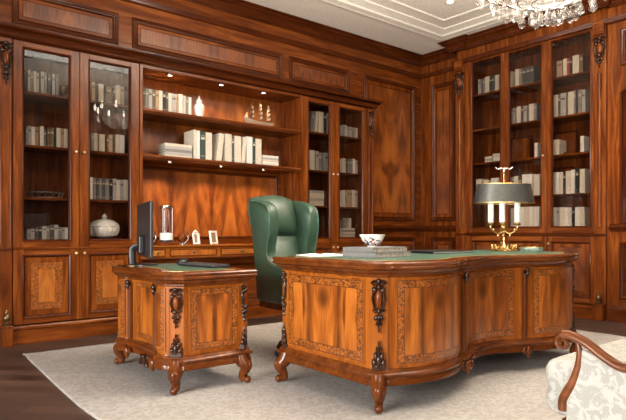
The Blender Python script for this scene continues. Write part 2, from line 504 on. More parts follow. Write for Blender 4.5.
for (a0, a1, b0, b1) in ((cx0 + .35, 2.55, cy0 + .35, cy1 - .40), (2.75, cx1 - .45, cy0 + .35, cy1 - .40)):
    for gap in (0,):
        mb = MB()
        rect_loft(mb, lambda a, b, d: (a, b, ZC + .030 - d), a0 + gap, a1 - gap, b0 + gap, b1 - gap,
                  [(0, -.002), (0, .008), (.010, .012), (.022, .008), (.032, .006), (.034, -.002)])
        struct(mb.build('trim_%d' % n_trim, M['ceiling'], smooth=40)); n_trim += 1

# crown cornice and picture bead, mitred round the pilaster breaks of the right-hand bookcase
cpath = [(-1.6, YW), (XW, YW), (XW, 4.56), (6.09, 4.56), (6.09, 4.37), (6.14, 4.37), (6.14, 2.775), (6.09, 2.775), (6.09, 2.60), (6.16, 2.60), (6.16, -.6)]
mb = MB()
path_loft(mb, cpath, [(-.02, 3.27), (.015, 3.27), (.02, 3.285), (.03, 3.29), (.035, 3.31), (.05, 3.335), (.08, 3.355), (.09, 3.36), (.095, 3.375), (.12, 3.385), (.125, 3.398), (-.02, 3.398)])
struct(mb.build('trim_%d' % n_trim, M['dX'], smooth=40)); n_trim += 1
mb = MB()
path_loft(mb, [(-1.6, YW), (XW, YW), (XW, 4.53), (6.14, 4.53), (6.14, 2.62), (6.16, 2.60), (6.16, -.6)], [(-.01, 3.10), (.012, 3.105), (.022, 3.12), (.022, 3.13), (.034, 3.145), (.034, 3.155), (-.01, 3.16)])
struct(mb.build('trim_%d' % n_trim, M['dX'], smooth=40)); n_trim += 1
# cornice along the top of the back-wall bookcases
mb = MB()
path_loft(mb, [(.90, YW + .01), (.90, 5.12), (5.285, 5.12), (5.285, YW + .01)],
          [(-.05, 2.515), (.0, 2.52), (.012, 2.53), (.014, 2.55), (.035, 2.575), (.055, 2.585), (.06, 2.60), (.06, 2.612), (-.10, 2.618)], cap1=False)
struct(mb.build('trim_%d' % n_trim, M['dX'], smooth=40)); n_trim += 1

def wall_panel(P, a0, a1, b0, b1, rings, mats, ax):
    """raised-moulding wainscot panel: moulding + veneered field"""
    global n_trim
    mb = MB()
    rect_loft(mb, P, a0, a1, b0, b1, [(0, -.004), (0, .012), (.010, .022), (.022, .018), (.030, .008), (.040, .006), (.046, .012), (.056, .004), (.060, -.004)], mi=3)
    w, h = a1 - a0 - .10, b1 - b0 - .10
    ring_panel(mb, lambda a, b, l: P((a0 + a1) / 2 + a, b0 + .05 + b, l), w, h, rings, 1, 1, .004)
    struct(mb.build('trim_%d' % n_trim, mats + [M['d' + ax]], smooth=35)); n_trim += 1
PB = lambda a, b, d: (a, YW - d, b)
PR = lambda a, b, d: (XW - d, a, b)
PR2 = lambda a, b, d: (6.17 - d, a, b)
short = [(0, 0), (.055, 1), (.10, 2)]
for a0, a1 in ((-.6, .93), (1.07, 1.965), (2.10, 3.865), (3.965, 4.92)):
    wall_panel(PB, a0, a1, 2.665, 2.97, [(0, 0), (.030, 3), (.037, 2)], [M['wX'], M['inlay'], M['flame_red']], 'X')
wall_panel(PB, 5.17, 6.19, 1.08, 2.97, [(0, 0), (.05, 3), (.06, 2)], [M['wZ'], M['inlay'], M['flame_fold']], 'Z')
wall_panel(PR, 4.66, 5.06, 1.08, 2.97, [(0, 0), (.04, 3), (.05, 2)], [M['wZ'], M['inlay'], M['flame_red']], 'Z')
wall_panel(PB, 5.30, 6.19, .24, .86, [(0, 0), (.05, 3), (.06, 2)], [M['wX'], M['inlay'], M['flame_red']], 'X')
wall_panel(PR, 4.66, 5.06, .24, .86, [(0, 0), (.05, 3), (.06, 2)], [M['wX'], M['inlay'], M['flame_red']], 'Y')
wall_panel(PR2, .30, 2.50, .24, .83, [(0, 0), (.05, 3), (.06, 2)], [M['wY'], M['inlay'], M['flame_red']], 'Y')
wall_panel(PR2, 1.55, 2.49, 2.64, 3.02, [(0, 0), (.05, 3), (.06, 2)], [M['wY'], M['inlay'], M['flame_red']], 'Y')
# dado rail and skirting on the bare panelling
for nm, prof in (('rail', [(-.01, .93), (.012, .935), (.012, .95), (.03, .965), (.035, .985), (.02, 1.0), (.02, 1.01), (-.01, 1.02)]),
                 ('skirt', [(-.01, 0), (.03, 0), (.03, .12), (.02, .14), (.01, .16), (-.01, .165)])):
    for path in ([(5.285, YW), (XW, YW), (XW, 4.55)], [(6.17, 2.60), (6.17, -.6)]):
        mb = MB(); path_loft(mb, path, prof)
        if nm == 'rail': o = mb.build('trim_%d' % n_trim, M['dX'], smooth=40); n_trim += 1
        else: o = mb.build('baseboard_%s' % ('back' if path[0][1] > 5 else 'right'), M['dX'], smooth=40)
        struct(o)

# ================================================================ BOOKCASES (local: x along the wall, y into it, z up; front face y = 0)
def knob(mb, c, r=.016):
    mb.ell((c[0], c[1] - .022, c[2]), (r, r * .8, r), 12, 8); mb.lathe([(r * .5, 0), (r * .5, .02)], (0, 0, 0), 8) if False else None
    mb.box(c[0] - r * .35, c[0] + r * .35, c[1] - .018, c[1] + .002, c[2] - r * .35, c[2] + r * .35)
def frame_bars(mb, x0, x1, z0, z1, gx0, gx1, gz0, gz1, y0=0, y1=.026):
    mb.box(x0, gx0, y0, y1, z0, z1, 0); mb.box(gx1, x1, y0, y1, z0, z1, 0)
    mb.box(gx0, gx1, y0, y1, z0, gz0, 1); mb.box(gx0, gx1, y0, y1, gz1, z1, 1)
PL = lambda a, b, d: (a, -d, b)
def glazed_door(root, x0, x1, z0, z1, gx0, gx1, gz0, gz1, kx, kz):
    mb = MB(); frame_bars(mb, x0 + .002, x1 - .002, z0, z1, gx0, gx1, gz0, gz1)
    d = mb.build('glazed_door', [M['wZ'], M['wX']], root, (0, 0, 0), bevel=.003)
    mb = MB(); rect_loft(mb, PL, gx0 - .012, gx1 + .012, gz0 - .012, gz1 + .012, [(0, -.001), (0, .006), (.006, .009), (.012, .004), (.018, -.008), (.018, -.024)])
    mb.build('bead', M['dZ'], d, (0, 0, 0), smooth=40)
    mb = MB(); mb.box(gx0 - .004, gx1 + .004, .014, .017, gz0 - .004, gz1 + .004)
    mb.build('glass_pane', M['glass'], d, (0, 0, 0))
    if kx is not None:
        mb = MB(); knob(mb, (kx, 0, kz), .013); mb.build('door_knob', M['knob'], d, (0, 0, 0), smooth=50)
    return d
def panel_door(root, x0, x1, z0, z1, px0, px1, pz0, pz1, kx, kz, rings, mats):
    mb = MB(); frame_bars(mb, x0 + .002, x1 - .002, z0, z1, px0, px1, pz0, pz1)
    d = mb.build('cupboard_door', [M['wZ'], M['wX']], root, (0, 0, 0), bevel=.003)
    mb = MB(); rect_loft(mb, PL, px0 - .012, px1 + .012, pz0 - .012, pz1 + .012, [(0, -.001), (0, .006), (.008, .010), (.018, .004), (.026, -.010), (.026, -.02)])
    mb.build('bead', M['dZ'], d, (0, 0, 0), smooth=40)
    mb = MB(); ring_panel(mb, lambda a, b, l: ((px0 + px1) / 2 + a, .014 - l, pz0 + .004 + b), px1 - px0 - .008, pz1 - pz0 - .008, rings, lift=.004)
    mb.build('door_panel', mats, d, (0, 0, 0))
    if kx is not None:
        mb = MB(); knob(mb, (kx, 0, kz), .013); mb.build('door_knob', M['knob'], d, (0, 0, 0), smooth=50)
def carcass(root, W, D, zt, decks, back='wZ'):
    mb = MB()
    mb.box(0, .022, .028, D, .0, zt); mb.box(W - .022, W, .028, D, .0, zt)
    mb.box(.022, W - .022, .03, D, zt - .03, zt)
    for z in decks: mb.box(.022, W - .022, .03, D, z - .03, z)
    mb.build('carcass', M['wZ'], root, (0, 0, 0))
    mb = MB(); mb.box(.022, W - .022, D - .015, D, .0, zt - .03); mb.build('back_panel', M[back], root, (0, 0, 0))
def plinth(root, W, z1=.14):
    mb = MB()
    path_loft(mb, [(0, 0), (W, 0)], [(-.05, 0), (.004, 0), (.004, z1 - .045), (.012, z1 - .035), (.012, z1 - .02), (.004, z1 - .008), (-.03, z1)])
    mb.build('plinth', M['wX'], root, (0, 0, 0), smooth=35)
def shelf(root, W, D, z, t=.022, y0=.05):
    mb = MB(); mb.box(.023, W - .023, y0, D - .016, z - t, z); mb.build('shelf', M['wX'], root, (0, 0, 0), bevel=.003)
honey = [(0, 0), (.055, 1), (.115, 2)]
def back_bookcase(label, x0, W, g, zs):
    r = thing('glazed_bookcase', label, 'bookcase', (x0, YB, 0))
    carcass(r, W, .40, 2.515, (.86,))
    for z in zs: shelf(r, W, .40, z)
    mid = (g[1] + g[2]) / 2
    glazed_door(r, .004, mid, .80, 2.512, g[0], g[1], .862, 2.455, mid - .035, 1.63)
    glazed_door(r, mid, W - .004, .80, 2.512, g[2], g[3], .862, 2.455, mid + .035, 1.63)
    mt = [M['wZ'], M['inlay'], M['gold_veneer']]
    panel_door(r, .004, mid, .165, .785, g[0], g[1], .22, .73, mid - .035, .745, honey, mt)
    panel_door(r, mid, W - .004, .165, .785, g[2], g[3], .22, .73, mid + .035, .745, honey, mt)
    mb = MB(); path_loft(mb, [(0, 0), (W, 0)], [(-.02, .786), (.008, .788), (.010, .793), (.004, .799), (-.02, .80)])
    mb.build('waist_moulding', M['wX'], r, (0, 0, 0), smooth=40)
    plinth(r, W, .16)
    return r
back_bookcase('tall walnut bookcase with two glazed doors, at the left end of the long wall', 1.055, 1.08, (.084, .449, .619, .985), (1.225, 1.665, 2.115))
back_bookcase('tall walnut bookcase with two glazed doors, right behind the green chair', 4.09, 1.067, (.09, .417, .58, .97), (1.245, 1.67, 2.125))

# ---- open niche between them, with writing console
NX, NW = 2.135, 1.955
r = thing('open_bookcase', 'open walnut wall unit with two lit shelves above a drawer console', 'bookcase', (NX, YB, 0))
for a0 in (0, NW - .03):
    mb = MB(); mb.box(a0, a0 + .03, 0, .40, 0, 2.515); mb.build('side_board', M['wZ'], r, (0, 0, 0), bevel=.002)
mb = MB(); mb.box(.03, NW - .03, .0, .40, 2.485, 2.515); mb.build('top_board', M['wX'], r, (0, 0, 0))
SFb = lambda x0, z0: (lambda a, b, l: (x0 + a, .385 - l, z0 + b))
mb = MB(); ring_panel(mb, SFb(NW / 2, 1.67), NW - .06, .815, [(0, 0)], lift=.004); mb.build('upper_back_panel', M['flame_fold'], r, (0, 0, 0))
mb = MB(); ring_panel(mb, SFb(NW / 2, .80), NW - .06, .84, [(0, 0), (.07, 2), (.075, 1)], lift=.004)
mb.build('flame_back_panel', [M['wX'], M['flame_fold'], M['line']], r, (0, 0, 0))
mb = MB(); rect_loft(mb, lambda a, b, d: (a, .381 - d, b), .09, NW - .09, .86, 1.60, [(0, 0), (0, .008), (.012, .012), (.022, .003), (.022, 0)])
mb.build('panel_moulding', M['dX'], r, (0, 0, 0), smooth=40)
mb = MB(); mb.box(.03, NW - .03, .385, .40, 0, .80); mb.box(.03, NW - .03, .10, .12, .10, .70); mb.build('lower_back_panel', M['wX'], r, (0, 0, 0))
for z in (2.105, 1.67):
    mb = MB(); mb.box(.03, NW - .03, .0, .381, z - .045, z)
    s = mb.build('shelf', M['wX'], r, (0, 0, 0), bevel=.004)
    mb = MB(); path_loft(mb, [(.03, 0), (NW - .03, 0)], [(-.002, z - .040), (.006, z - .036), (.009, z - .028), (.006, z - .020), (-.002, z - .016)])
    mb.build('shelf_moulding', M['dX'], s, (0, 0, 0), smooth=40)
# console: drawers at the front under the top
c0 = -.055
mb = MB(); path_loft(mb, [(.0, c0), (NW, c0)], [(-.36, .776), (-.005, .776), (.0, .78), (.008, .787), (.008, .797), (.003, .80), (-.43, .80)])
mb.build('console_top', M['kX'], r, (0, 0, 0), smooth=35)
mb = MB(); mb.box(0, NW, c0 + .012, .38, .675, .776); mb.build('console_frame', M['kX'], r, (0, 0, 0), bevel=.002)
mb = MB(); path_loft(mb, [(.0, c0 + .012), (NW, c0 + .012)], [(-.01, .660), (.006, .664), (.010, .672), (.004, .680), (-.01, .682)]); mb.build('console_moulding', M['dX'], r, (0, 0, 0), smooth=40)
for a0, a1 in ((.085, .235), (.28, .795), (.84, 1.355), (1.40, 1.87)):
    mb = MB()
    ring_panel(mb, lambda a, b, l, a0=a0, a1=a1: ((a0 + a1) / 2 + a, c0 + .010 - l, .690 + b), a1 - a0, .076, [(0, 0), (.008, 2), (.012, 1)], lift=.006)
    d = mb.build('drawer', [M['wX'], M['gold_veneer'], M['line']], r, (0, 0, 0))
    mb = MB(); cxk = (a0 + a1) / 2; mb.ell((cxk, c0 - .014, .728), (.012, .010, .012), 10, 6); mb.box(cxk - .004, cxk + .004, c0 - .01, c0 + .008, .724, .732)
    mb.ell((cxk, c0 + .002, .728), (.018, .003, .018), 12, 4)
    mb.build('drawer_knob', M['bronze'], d, (0, 0, 0), smooth=50)
mb = MB(); rect_loft(mb, lambda a, b, d: (a, .10 - d, b), .10, NW / 2 - .05, .20, .60, [(0, 0), (0, .01), (.012, .014), (.03, .0)]); rect_loft(mb, lambda a, b, d: (a, .10 - d, b), NW / 2 + .05, NW - .10, .20, .60, [(0, 0), (0, .01), (.012, .014), (.03, .0)])
mb.build('kneehole_moulding', M['dX'], r, (0, 0, 0), smooth=40)
plinth(r, NW, .14)
for z in (2.485, 1.625):
    for x in (.345, .925, 1.465):
        mb = MB(); mb.lathe([(.030, 0), (.030, -.006), (.024, -.008), (.022, -.002)], (x, .085, z), 16, cap=False)
        sp = mb.build('spotlight', M['silver'], r, (0, 0, 0), smooth=40)
        mb = MB(); mb.lathe([(.0225, -.003), (.0225, -.004)], (x, .085, z), 16); mb.build('spotlight_lens', M['lamp_on'], sp, (0, 0, 0))
        l = bpy.data.lights.new('shelf_spot', 'SPOT'); l.energy = 17; l.color = (1, .72, .42); l.spot_size = math.radians(110); l.spot_blend = .6; l.shadow_soft_size = .02
        o = bpy.data.objects.new('shelf_spot', l); COL.objects.link(o); o.location = (NX + x, YB + .085, z - .02); o.rotation_euler = (math.radians(14), 0, 0)

# ---- three-door bookcase on the right-hand wall
r = thing('glazed_bookcase', 'tall three-door glazed walnut bookcase on the right-hand wall, behind the lamp', 'bookcase', (XB, 4.39, 0), -PI / 2)
W3 = 1.632
carcass(r, W3, .42, 3.15, (.985,))
for z in (1.357, 1.805, 2.235, 2.68): shelf(r, W3, .42, z)
G3 = ((0, .57, .11, .51), (.57, 1.10, .63, 1.035), (1.10, W3, 1.166, 1.59))
for i, (x0, x1, g0, g1) in enumerate(G3):
    glazed_door(r, x0, x1, .92, 3.148, g0, g1, .99, 3.075, (None, g1 + .035, None)[i], 1.80)
    panel_door(r, x0, x1, .16, .885, g0, g1, .23, .815, (g1 + .03, None, g0 - .03)[i], .80, [(0, 0), (.05, 3), (.056, 2)], [M['wZ'], M['inlay'], M['flame_red'], M['line']])
mb = MB(); path_loft(mb, [(0, 0), (W3, 0)], [(-.02, .888), (.012, .892), (.016, .905), (.006, .915), (-.02, .92)]); mb.build('waist_moulding', M['dX'], r, (0, 0, 0), smooth=40)
plinth(r, W3, .15)
mb = MB(); mb.lathe([(.022, 0), (.022, -.006), (.017, -.008)], (1.22, .10, 3.12), 14); sp = mb.build('spotlight', M['silver'], r, (0, 0, 0), smooth=40)
mb = MB(); mb.lathe([(.016, -.008), (.016, -.010)], (1.22, .10, 3.12), 14); mb.build('spotlight_lens', M['lamp_on'], sp, (0, 0, 0))

# ================================================================ CARVING
def leaf(mb, x, z, rx, rz, y=.012, ang=0, mi=0):
    R = Matrix.Rotation(ang, 3, 'Y')
    mb.ell((x, -y, z), (rx, .014, rz), 8, 6, mi, R)
def volute(mb, x, z, r, s=1, y=.012, turns=1.6, mi=0):
    pts = []
    for k in range(15):
        t = k / 14; a = t * turns * 2 * PI; rr = r * (1 - .8 * t)
        pts.append((x + s * rr * math.cos(a), -y - .004 * t, z + rr * math.sin(a)))
    mb.sweep(pts, [r * .30 * (1 - .5 * k / 14) for k in range(15)], 6, mi)
def corner_carving(mb, z1, z0, w):
    """cartouche under a scrolled head, hanging leaf drop; x across, -y outwards"""
    h = z1 - z0
    for s in (-1, 1):
        volute(mb, s * w * .30, z1 - .10 * h, w * .26, s)
        leaf(mb, s * w * .30, z1 - .22 * h, w * .20, h * .07, .014, s * .4)
        mb.sweep([(s * w * .36, -.012, z1 - .22 * h), (s * w * .44, -.014, z1 - .38 * h), (s * w * .30, -.012, z1 - .56 * h)], [w * .09, w * .12, w * .07], 6)
        volute(mb, s * w * .25, z1 - .60 * h, w * .20, s)
        leaf(mb, s * w * .20, z1 - .72 * h, w * .15, h * .06, .014, -s * .5)
        leaf(mb, s * w * .12, z1 - .82 * h, w * .12, h * .05, .012, -s * .4)
    leaf(mb, 0, z1 - .05 * h, w * .22, h * .05, .020)
    leaf(mb, 0, z1 - .16 * h, w * .16, h * .05, .024)
    leaf(mb, 0, z1 - .38 * h, w * .27, h * .17, .016, 0, 1)
    leaf(mb, 0, z1 - .60 * h, w * .16, h * .06, .024)
    leaf(mb, 0, z1 - .72 * h, w * .14, h * .07, .022)
    leaf(mb, 0, z1 - .84 * h, w * .11, h * .07, .018)
    leaf(mb, 0, z1 - .95 * h, w * .06, h * .05, .014)
def foot_carving(mb, z0, z1, w):
    h = z1 - z0
    for k, s in ((0, -1), (1, 1)):
        leaf(mb, s * w * .34, z0 + .18 * h, w * .20, h * .17, .014, s * .25)
        leaf(mb, s * w * .22, z0 + .42 * h, w * .17, h * .17, .016, s * .2)
        leaf(mb, s * w * .12, z0 + .66 * h, w * .12, h * .14, .014, s * .12)
    leaf(mb, 0, z0 + .25 * h, w * .20, h * .25, .022)
    leaf(mb, 0, z0 + .60 * h, w * .13, h * .24, .020)
    leaf(mb, 0, z0 + .88 * h, w * .07, h * .13, .014)
    mb.box(-w * .5, w * .5, -.026, .005, z0 - .012, z0 + .012)
    leaf(mb, 0, z0 + .05 * h, w * .5, h * .07, .016)

def pilaster(label, loc, rz, w, ztop, zwaist, column):
    r = thing('pilaster', label, 'pilaster', loc, rz)
    dp = .03 if column else .09
    mb = MB(); mb.box(-w / 2, w / 2, 0, dp, .15, ztop)
    mb.build('shaft', M['wZ'], r, (0, 0, 0), bevel=.003)
    hc = .33 if column else .36
    mb = MB(); corner_carving(mb, ztop - (.17 if column else .03), ztop - (.17 if column else .03) - hc, w * .95)
    tag(mb.build('carving', [M['carve'], M['wZ']], r, (0, 0, 0), smooth=60), 'dark carved cartouche with leaf drop')
    if column:
        mb = MB(); mb.box(-w * .46, w * .46, -.046, .01, ztop - .155, ztop - .015); rect_loft(mb, lambda a, b, d: (a, -.046 - d, b), -w * .34, w * .34, ztop - .135, ztop - .035, [(0, 0), (0, .008), (.012, .008), (.016, 0)])
        mb.build('capital', M['wX'], r, (0, 0, 0), bevel=.003)
        mb = MB(); mb.lathe([(.026, .0), (.022, .02), (.022, ztop - .56 - zwaist - .10), (.028, ztop - .56 - zwaist - .08)], (0, -.002, zwaist + .08), 14)
        mb.build('column', M['wZ'], r, (0, 0, 0), smooth=50)
    else:
        mb = MB()
        for s in (-1, 1): mb.lathe([(.008, 0), (.008, ztop - .45 - zwaist)], (s * w * .38, 0, zwaist + .04), 8)
        mb.build('reeding', M['wZ'], r, (0, 0, 0), smooth=50)
    mb = MB(); mb.lathe([(.030, 0), (.034, .010), (.018, .022), (.012, .03), (.026, .045), (.030, .062), (.022, .082), (.010, .095), (.013, .105), (.006, .122), (.002, .13)], (0, -.03, .172), 14)
    mb.build('finial', M['bronze'], r, (0, 0, 0), smooth=50)
    mb = MB(); mb.box(-w / 2, w / 2, -.06, dp, 0, .155); mb.box(-w / 2, w / 2, -.068, dp, .155, .172)
    mb.build('pedestal', M['wZ'], r, (0, 0, 0), bevel=.006)
    mb = MB(); mb.box(-w / 2, w / 2, -.014, .02, zwaist - .012, zwaist + .012); mb.build('band', M['dX'], r, (0, 0, 0), bevel=.004)
pilaster('carved pilaster at the left end of the left glazed bookcase', (1.006, YB, 0), 0, .090, 2.515, .79, False)
pilaster('carved pilaster beside the bookcase nearest the back corner', (5.21, YB, 0), 0, .088, 2.515, .79, False)
pilaster('columned pilaster at the left side of the three-door bookcase', (6.14, 4.458, 0), -PI / 2, .13, 3.16, .90, True)
pilaster('columned pilaster at the right side of the three-door bookcase', (6.14, 2.692, 0), -PI / 2, .125, 3.16, .90, True)
# ================================================================ DESKS
def outline(L, D, xp, bulge, hollow, ch):
    """serpentine front towards -y; counter-clockwise from the front-left chamfer"""
    hx, hy = L / 2, D / 2
    P = [(-hx, -hy + ch), (-hx + ch, -hy)]
    segs = {}
    def run(x0, x1, y0, amp, n=14, pw=.8):
        return [(x0 + (x1 - x0) * k / n, y0 - amp * math.sin(PI * k / n) ** pw) for k in range(n + 1)]
    a = run(-hx + ch + .015, -xp - .04, -hy, bulge); b = run(-xp + .04, xp - .04, -hy + .01, -hollow); c = run(xp + .04, hx - ch - .015, -hy, bulge)
    segs = {'left': a, 'mid': b, 'right': c}
    P += a + b + c + [(hx - ch, -hy), (hx, -hy + ch), (hx, hy), (-hx, hy)]
    return P, segs
class Curve:
    def __init__(self, pts):
        self.p = [Vector(q) for q in pts]; self.s = [0]
        for a, b in zip(self.p[:-1], self.p[1:]): self.s.append(self.s[-1] + (b - a).length)
        self.L = self.s[-1]
    def at(self, s):
        s = min(max(s, 0), self.L)
        for i in range(len(self.p) - 1):
            if s <= self.s[i + 1] or i == len(self.p) - 2:
                t = (s - self.s[i]) / max(1e-9, self.s[i + 1] - self.s[i])
                d0 = (self.p[i + 1] - self.p[i]).normalized()
                return self.p[i].lerp(self.p[i + 1], t), d0
    def nrm(self, s):
        a, _ = self.at(s - .012); b, _ = self.at(s + .012); d = (b - a).normalized()
        return Vector((d.y, -d.x))
def curve_panel(mb, cv, s0, s1, z0, z1, rings, nx, lift=.006):
    w = s1 - s0; mid = (s0 + s1) / 2
    def SF(a, b, l):
        s = mid + a; p, _ = cv.at(s); n = cv.nrm(s)
        return (p.x + n.x * l, p.y + n.y * l, z0 + b)
    ring_panel(mb, SF, w, z1 - z0, rings, nx, 1, lift)
def frame_at(p, n):
    """matrix: local -y looks along the outward normal n"""
    n = Vector((n[0], n[1], 0)).normalized(); t = Vector((-n.y, n.x, 0))
    return Matrix(((t.x, -n.x, 0, p[0]), (t.y, -n.y, 0, p[1]), (0, 0, 1, 0), (0, 0, 0, 1)))
def cabriole(mb, p, n, h, r=.037):
    """S-curved leg with knee, ankle and scrolled toe; n = way it faces"""
    mb.M = frame_at(p, n)
    pts = smoothpath([(0, .018, h + .04), (0, .004, h), (0, -.018, h * .80), (0, -.020, h * .62), (0, -.002, h * .38), (0, .004, h * .22), (0, -.012, h * .18), (0, -.028, .040)], 4)
    N = len(pts)
    key = [1.15, 1.20, 1.12, .92, .66, .52, .56, .60]
    rad = []
    for i in range(N):
        t = i / (N - 1) * 7; k = min(int(t), 6); f = t - k
        rad.append(r * (key[k] * (1 - f) + key[k + 1] * f))
    mb.sweep(pts, rad, 10)
    mb.ell((0, -.036, .0225), (r * .62, r * .55, .022), 10, 6)
    leaf(mb, 0, h * .78, r * .5, h * .22, .050)
    mb.M = None
def desk(label, name, L, D, H, loc, rz, xp, bulge, hollow, ch, knees, group=None):
    r = thing(name, label, 'desk', loc, rz)
    P, segs = outline(L, D, xp, bulge, hollow, ch)
    hx, hy = L / 2, D / 2
    o = (0, 0, 0)
    PT, _ = outline(L, D, xp, bulge, hollow * .5, ch)      # the top bridges the hollow middle
    mb = MB(); path_loft(mb, P, [(0, .20), (0, H - .06)], True, True, True); mb.build('body', M['kZ'], r, o, smooth=35)
    mb = MB()
    path_loft(mb, P, [(-.06, .128), (.014, .128), (.020, .134), (.018, .150), (.016, .160), (.011, .165), (.011, .170), (.024, .176), (.027, .184), (.022, .192), (.012, .197), (.012, .201), (.008, .206), (.006, .214), (-.04, .214)], True, True, True)
    mb.build('base_moulding', M['mX'], r, o, smooth=35)
    mb = MB()
    path_loft(mb, PT, [(-.03, H - .082), (.003, H - .082), (.007, H - .078), (.007, H - .068), (.014, H - .062), (.026, H - .054), (.030, H - .044), (-.03, H - .044)], True, True, True)
    mb.build('frieze_moulding', M['mX'], r, o, smooth=35)
    mb = MB()
    path_loft(mb, PT, [(-.03, H - .045), (.034, H - .045), (.044, H - .038), (.046, H - .028), (.040, H - .022), (.044, H - .016), (.046, H - .008), (.040, H - .001), (.034, H), (-.05, H), (-.05, H - .0005)], True, False, True)
    top = mb.build('desktop', M['mX'], r, o, smooth=35)
    inset = [(x, y) for x, y in P]
    mb = MB(); path_loft(mb, PT, [(-.052, H - .002), (-.052, H + .0015), (-.056, H + .0022)], True, False, True); mb.build('gilt_border', M['gilt'], top, o)
    mb = MB(); path_loft(mb, PT, [(-.064, H - .001), (-.064, H + .003), (-.068, H + .004)], True, False, True); tag(mb.build('writing_leather', M['baize'], r, o), 'green leather writing surface')
    # panels
    z0, z1 = .230, H - .090
    mats = [M['kZ'], M['inlay'], M['flame'], M['line']]
    rg = [(0, 0), (.008, 3), (.011, 1), (.046, 3), (.049, 2)] if L > 1.5 else [(0, 0), (.008, 3), (.010, 1), (.034, 3), (.037, 2)]
    for k in ('left', 'mid', 'right'):
        cv = Curve(segs[k]); mb = MB()
        m0 = .03 if L > 1.5 else .018
        if k != 'mid': s0, s1 = m0, cv.L - m0
        else: s0, s1 = m0 + .01, cv.L - m0 - .01
        if k == 'mid' and L > 1.5:     # the hollow middle is a pair of doors meeting in the centre line
            curve_panel(mb, cv, s0, s1, z0, z1, rg, 14)
        else: curve_panel(mb, cv, s0, s1, z0, z1, rg, 14)
        mb.build('front_panel', mats, r, o)
    rgs = [(0, 0), (.012, 3), (.015, 1), (.054, 3), (.057, 2)] if L > 1.5 else [(0, 0), (.010, 3), (.013, 1), (.045, 3), (.048, 2)]
    for s in (-1, 1):
        y0, y1 = -hy + ch + .03, hy - .06
        mb = MB(); cv = Curve([(s * hx, y1), (s * hx, y0)] if s < 0 else [(s * hx, y0), (s * hx, y1)])
        curve_panel(mb, cv, 0, cv.L, z0, z1, rgs, 1); mb.build('side_panel', mats, r, o)
    cv = Curve([(hx - .06, hy), (-hx + .06, hy)]); mb = MB(); curve_panel(mb, cv, 0, cv.L, z0, z1, rgs, 1); mb.build('rear_panel', mats, r, o)
    # inner pilasters with small carved heads and scrolled brackets below
    for s in (-1, 1):
        mb = MB()
        mb.box(s * xp - .026, s * xp + .026, -hy - .003, -hy + .05, .215, H - .10)
        for q in (-.012, .012): mb.lathe([(.010, 0), (.010, H - .35)], (s * xp + q, -hy - .005, .225), 10)
        p = mb.build('inner_pilaster', M['mZ'], r, o, smooth=50)
        mb = MB(); mb.M = frame_at((s * xp, -hy - .014), (0, -1))
        leaf(mb, 0, H - .100, .018, .020, .006); leaf(mb, 0, H - .125, .012, .022, .003)
        mb.build('carving', M['carve'], p, o, smooth=60)
        mb = MB(); mb.M = frame_at((s * xp, -hy - .006), (0, -1))
        volute(mb, -.03, .135, .030, -1, .018); volute(mb, .03, .135, .030, 1, .018); leaf(mb, 0, .135, .026, .034, .026); leaf(mb, 0, .108, .018, .02, .018)
        tag(mb.build('carved_bracket', M['mZ'], r, o, smooth=60), 'scrolled bracket under the base moulding')
    if L < 1.5:
        mb = MB(); mb.M = frame_at((0, -hy + hollow * .9), (0, -1))
        for k in range(-3, 4): leaf(mb, k * .016, .118 - abs(k) * .006, .012, .032, .022, -k * .25)
        leaf(mb, 0, .14, .03, .014, .03)
        tag(mb.build('carved_shell', M['carve'], r, o, smooth=60), 'carved shell at the middle of the base')
    # chamfered corners: carved cartouches, foot leaves and cabriole legs
    q = .7071
    for (cx, cy, nx, ny) in ((-hx + ch / 2, -hy + ch / 2, -q, -q), (hx - ch / 2, -hy + ch / 2, q, -q), (-hx + .012, hy - .02, -1, 0), (hx - .012, hy - .02, 1, 0)):
        w = .068
        fr = frame_at((cx - nx * .0, cy - ny * .0), (nx, ny))
        if cy > 0: fr = frame_at((cx, cy - .01), (nx * .8, .6)); w = .062
        mb = MB(); mb.M = fr; corner_carving(mb, H - .085, .40 if H > .73 else .37, w)
        tag(mb.build('corner_carving', [M['carve'], M['wZ']], r, o, smooth=60), 'dark carved cartouche at the corner')
        mb = MB(); mb.M = fr; foot_carving(mb, .222, .36 if H > .73 else .34, w)
        mb.build('foot_carving', M['carve'], r, o, smooth=60)
        mb = MB(); cabriole(mb, (cx + nx * (.022 if L > 1.5 else .008), cy + ny * (.022 if L > 1.5 else .008) if cy < 0 else cy - .01), (nx, ny if cy < 0 else .6), .140)
        mb.build('leg', M['mZ'], r, o, smooth=60)
    return r
# rug under everything
mb = MB()
pts = smoothpath([(1.00, .35), (1.00, 1.5), (.96, 2.86), (.965, 3.3), (1.0, 4.0), (1.04, 4.64), (1.10, 4.69), (1.7, 4.70), (2.4, 4.68), (3.34, 4.72), (4.4, 4.70), (5.22, 4.70), (5.30, 4.64), (5.30, 3.4), (5.30, 2.3), (5.30, .9), (5.28, .35)], 4)
path_loft(mb, [(p[0], p[1]) for p in pts][::-1], [(0, .0005), (0, .008), (-.008, .011)], True, False, True)
tag(mb.build('area_rug', M['rug'], None, (0, 0, 0)), 'large cream damask rug on the dark parquet under both desks', 'rug')
RUG = .0115
desk('large walnut desk with a serpentine inlaid front and green leather top', 'executive_desk', 2.10, .82, .778 - RUG, (3.135, 2.415, RUG), 0, .335, .085, .095, .066, None)
desk('small walnut side desk left of the green chair, carrying the monitor', 'side_desk', .95, .475, .700 - RUG, (1.680, 3.425, RUG), -PI / 2 - .035, .22, .035, .030, .058, None)

